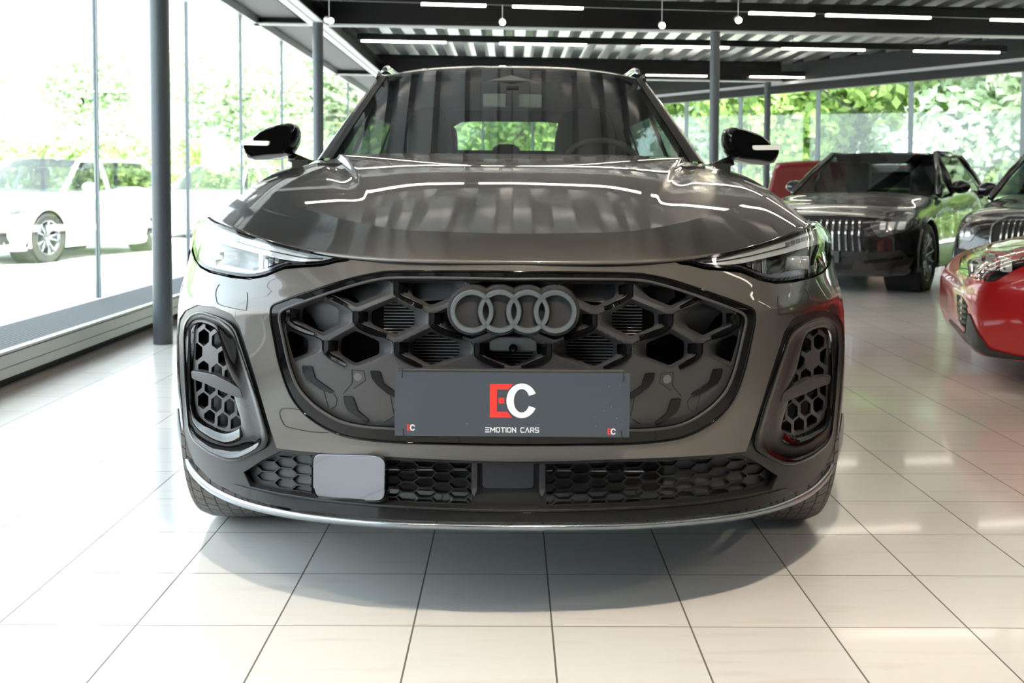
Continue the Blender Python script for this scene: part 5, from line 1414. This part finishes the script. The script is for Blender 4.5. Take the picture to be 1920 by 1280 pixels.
def lamp(pts, root, fn, r=2, off=-0.006, n=3, nm='headlamp'):
    o = feat(nm, pts, lamp_clear, root, fn, off, r)
    cx = sum(p[0] for p in pts) / len(pts); cz = sum(p[1] for p in pts) / len(pts)
    xs = [p[0] for p in pts]; zs = [p[1] for p in pts]; wx = (max(xs) - min(xs)); hz = (max(zs) - min(zs))
    for i in range(n):
        x = cx + ((i + .5) / n - .5) * wx * .6
        feat('lamp_reflector', [(x - wx * .07, cz - hz * .20), (x + wx * .07, cz - hz * .20), (x + wx * .07, cz + hz * .18), (x - wx * .07, cz + hz * .18)], lamp_bit, o, fn, off - .004, 1.2, skirt=((.2, .002),))
    return o

# ---- black SUV with star
mz, cf = make_car('black_suv', 'black SUV with vertical chrome grille bars and round star badge', (2.98, 10.0, 0), 35, black_paint, W=.90, H=1.43, wb=(1.65, 2.4, 3.7, 4.3))
fn = cf(0)
g = feat('radiator_grille', [(-.44, .74), (.44, .74), (.50, .56), (.46, .42), (-.46, .42), (-.50, .56)], dark_void, mz, fn, -.004, 4)
for i in range(-7, 8):
    x = i * .062
    if abs(x) < .03: continue
    feat('grille_bar', [(x - .007, .72), (x + .007, .72), (x * 1.06 + .007, .43), (x * 1.06 - .007, .43)], chrome, g, fn, -.022, .3, skirt=((.2, .002), (.2, .018)))
badge = MB(); c = fn(0, -59) + Vector((0, -.045, 0))
badge.lathe([(.100, .02), (.104, .0), (.112, -.006), (.120, .0), (.122, .03)], c, 'Y', 40)
for k_ in range(3):
    a = math.pi / 2 + k_ * 2 * math.pi / 3; t = Vector((math.cos(a), 0, math.sin(a))); s_ = Vector((-t.z, 0, t.x)) * .022
    badge.add([c + t * .108, c + s_, c - s_, c + Vector((0, -.012, 0))], [(0, 1, 3), (0, 3, 2), (0, 2, 1)])
badge.build('star_badge', chrome, g, auto=40)
for sx in (1, -1):
    lamp([(sx * .53, .68), (sx * .62, .745), (sx * .84, .755), (sx * .86, .70), (sx * .80, .62), (sx * .62, .56)], mz, fn, 3)
    feat('lower_intake', [(sx * .50, .40), (sx * .80, .44), (sx * .84, .30), (sx * .60, .24)], dark_void, mz, fn, -.004, 3)
    feat('intake_blade', [(sx * .50, .335), (sx * .80, .38), (sx * .80, .36), (sx * .50, .31)], gloss_black, mz, fn, -.014, .3)
feat('bumper_intake', [(-.42, .36), (.42, .36), (.36, .24), (-.36, .24)], dark_void, mz, fn, -.004, 3)
feat('plate_support', [(-.26, .42), (.26, .42), (.26, .31), (-.26, .31)], matte_black, mz, fn, -.03, 1)
# ---- black SUV with kidney grille
bm_, cf = make_car('black_coupe_suv', 'black SUV with tall twin grille at the right edge behind the red hatchback', (4.38, 8.30, 0), 40, black_paint, W=.86, H=1.42)
fn = cf(0)
for sx in (1, -1):
    kp = [(sx * .04, .80), (sx * .36, .80), (sx * .43, .72), (sx * .42, .56), (sx * .34, .48), (sx * .08, .48), (sx * .04, .54)]
    gg = feat('twin_grille', kp, dark_void, bm_, fn, -.006, 3)
    bead('grille_surround', [(a, b) for a, b in rnd(R_(kp), 3, 3)], dark_chrome, gg, .010, -.012, fn=fn)
    for i in range(7):
        x = sx * (.075 + i * .045); feat('grille_bar', [(x - .006, .77), (x + .006, .77), (x + .006, .51), (x - .006, .51)], dark_chrome, gg, fn, -.020, .2, skirt=((.2, .002), (.2, .016)))
    feat('upper_lamp', [(sx * .50, .78), (sx * .84, .80), (sx * .86, .745), (sx * .50, .735)], lamp_clear, bm_, fn, -.006, 1.5)
    lamp([(sx * .52, .70), (sx * .84, .70), (sx * .80, .60), (sx * .60, .58)], bm_, fn, 2)
    feat('lower_intake', [(sx * .56, .50), (sx * .82, .52), (sx * .80, .28), (sx * .60, .24)], dark_void, bm_, fn, -.004, 3)
# ---- red hatchback, nose at the right edge
rst = [(0.0, .46, .30, .50), (0.04, .58, .20, .56), (0.12, .68, .15, .63), (0.28, .755, .14, .69), (0.55, .79, .14, .76), (1.05, .80, .14, .85), (2.0, .80, .15, .92), (3.3, .79, .16, .94), (3.9, .74, .2, .9), (4.1, .6, .3, .8)]
RC = (2.56, 5.90)
rd, cf = make_car('red_hatchback', 'bright red hatchback with black front splitter cut by the right edge', (RC[0], RC[1], 0), 106, red_paint, W=.90, H=1.42, L=4.1, stations=rst, wheel_y=(.76, 3.3), R=.32, wb=(1.15, 1.9, 3.3, 3.9))
fn = cf(80)
def RP(l): return [((px - 1768) / 372.0, 1.04 - (v - 349) * 5.15 / 1900) for px, v in l]
lamp(RP([(1786, 526), (1784, 505), (1800, 493), (1850, 478), (1912, 466), (1925, 466), (1890, 492), (1850, 512), (1832, 526)]), rd, fn, 1.2)
feat('headlamp_trim', RP([(1836, 528), (1856, 512), (1900, 488), (1940, 468), (1944, 474), (1890, 503), (1856, 526)]), gloss_black, rd, fn, -.006, 1.0)
va = feat('corner_vent', RP([(1786, 568), (1797, 566), (1806, 578), (1809, 610), (1808, 628), (1797, 622), (1788, 598)]), dark_void, rd, fn, -.004, 1)
for i in range(4): feat('vent_slat', RP([(1788 + i, 582 + i * 11), (1806, 580 + i * 11), (1807, 584 + i * 11), (1789 + i, 586 + i * 11)]), matte_black, va, fn, -.012, .2)
feat('splitter', RP([(1766, 645), (1769, 636), (1800, 641), (1806, 636), (1809, 600), (1812, 596), (1826, 628), (1850, 660), (1900, 668), (1990, 672), (1990, 692), (1890, 690), (1850, 680), (1800, 662)]), matte_black, rd, fn, -.014, 1, skirt=((.4, .004), (.5, .03)))
# ---- dark red car with raised bonnet
dr, cf = make_car('dark_red_coupe', 'dark red car with its bonnet raised, behind the black star-badged SUV', (4.0, 17.0, 0), 60, dkred_paint, W=.88, H=1.40)
pc = P(1531, 352, 15.4); a = P(1457, 401, 15.0); 
rowsp = []
for t in np.linspace(0, 1, 9):
    r0 = []
    for s in np.linspace(-1, 1, 15):
        hw_ = (0.64 - .07 * t); z = .66 + t * .76 - .035 * s * s * t
        r0.append(Vector((4.55 + s * hw_ + .05 * (1 - t) * s, 15.3 + .28 * (1 - t) + .06 * s * s + (-.04 if t > .9 else 0), z)))
    rowsp.append(r0)
mi = Matrix.Translation(Vector((4.0, 17.0, 0))) @ Matrix.Rotation(-math.radians(60), 4, 'Z'); mi.invert()
rowsp = [[mi @ p for p in r] for r in rowsp]
bp_ = grid_obj('raised_bonnet', rowsp, dkred_paint, dr); sl = bp_.modifiers.new('thick', 'SOLIDIFY'); sl.thickness = .03
# ---- white cars outside
wc, cf = make_car('white_saloon', 'white saloon parked outside the left windows nearest the building', (-7.35, 13.1, -0.02), 12, white_paint, W=.92, H=1.42, interior=True)
fn = cf(0)
for sx in (1, -1):
    lamp([(sx * .50, .64), (sx * .62, .70), (sx * .86, .76), (sx * .86, .68), (sx * .62, .60)], wc, fn, 2)
    feat('lower_intake', [(sx * .50, .42), (sx * .80, .46), (sx * .80, .28), (sx * .56, .26)], dark_void, wc, fn, -.004, 3)
feat('radiator_grille', [(-.42, .66), (.42, .66), (.46, .46), (.34, .30), (-.34, .30), (-.46, .46)], dark_void, wc, fn, -.004, 4)
wc2, cf = make_car('white_estate', 'second white car parked further back outside the left windows', (-6.7, 20.0, -0.02), 12, white_paint, W=.92, H=1.46)
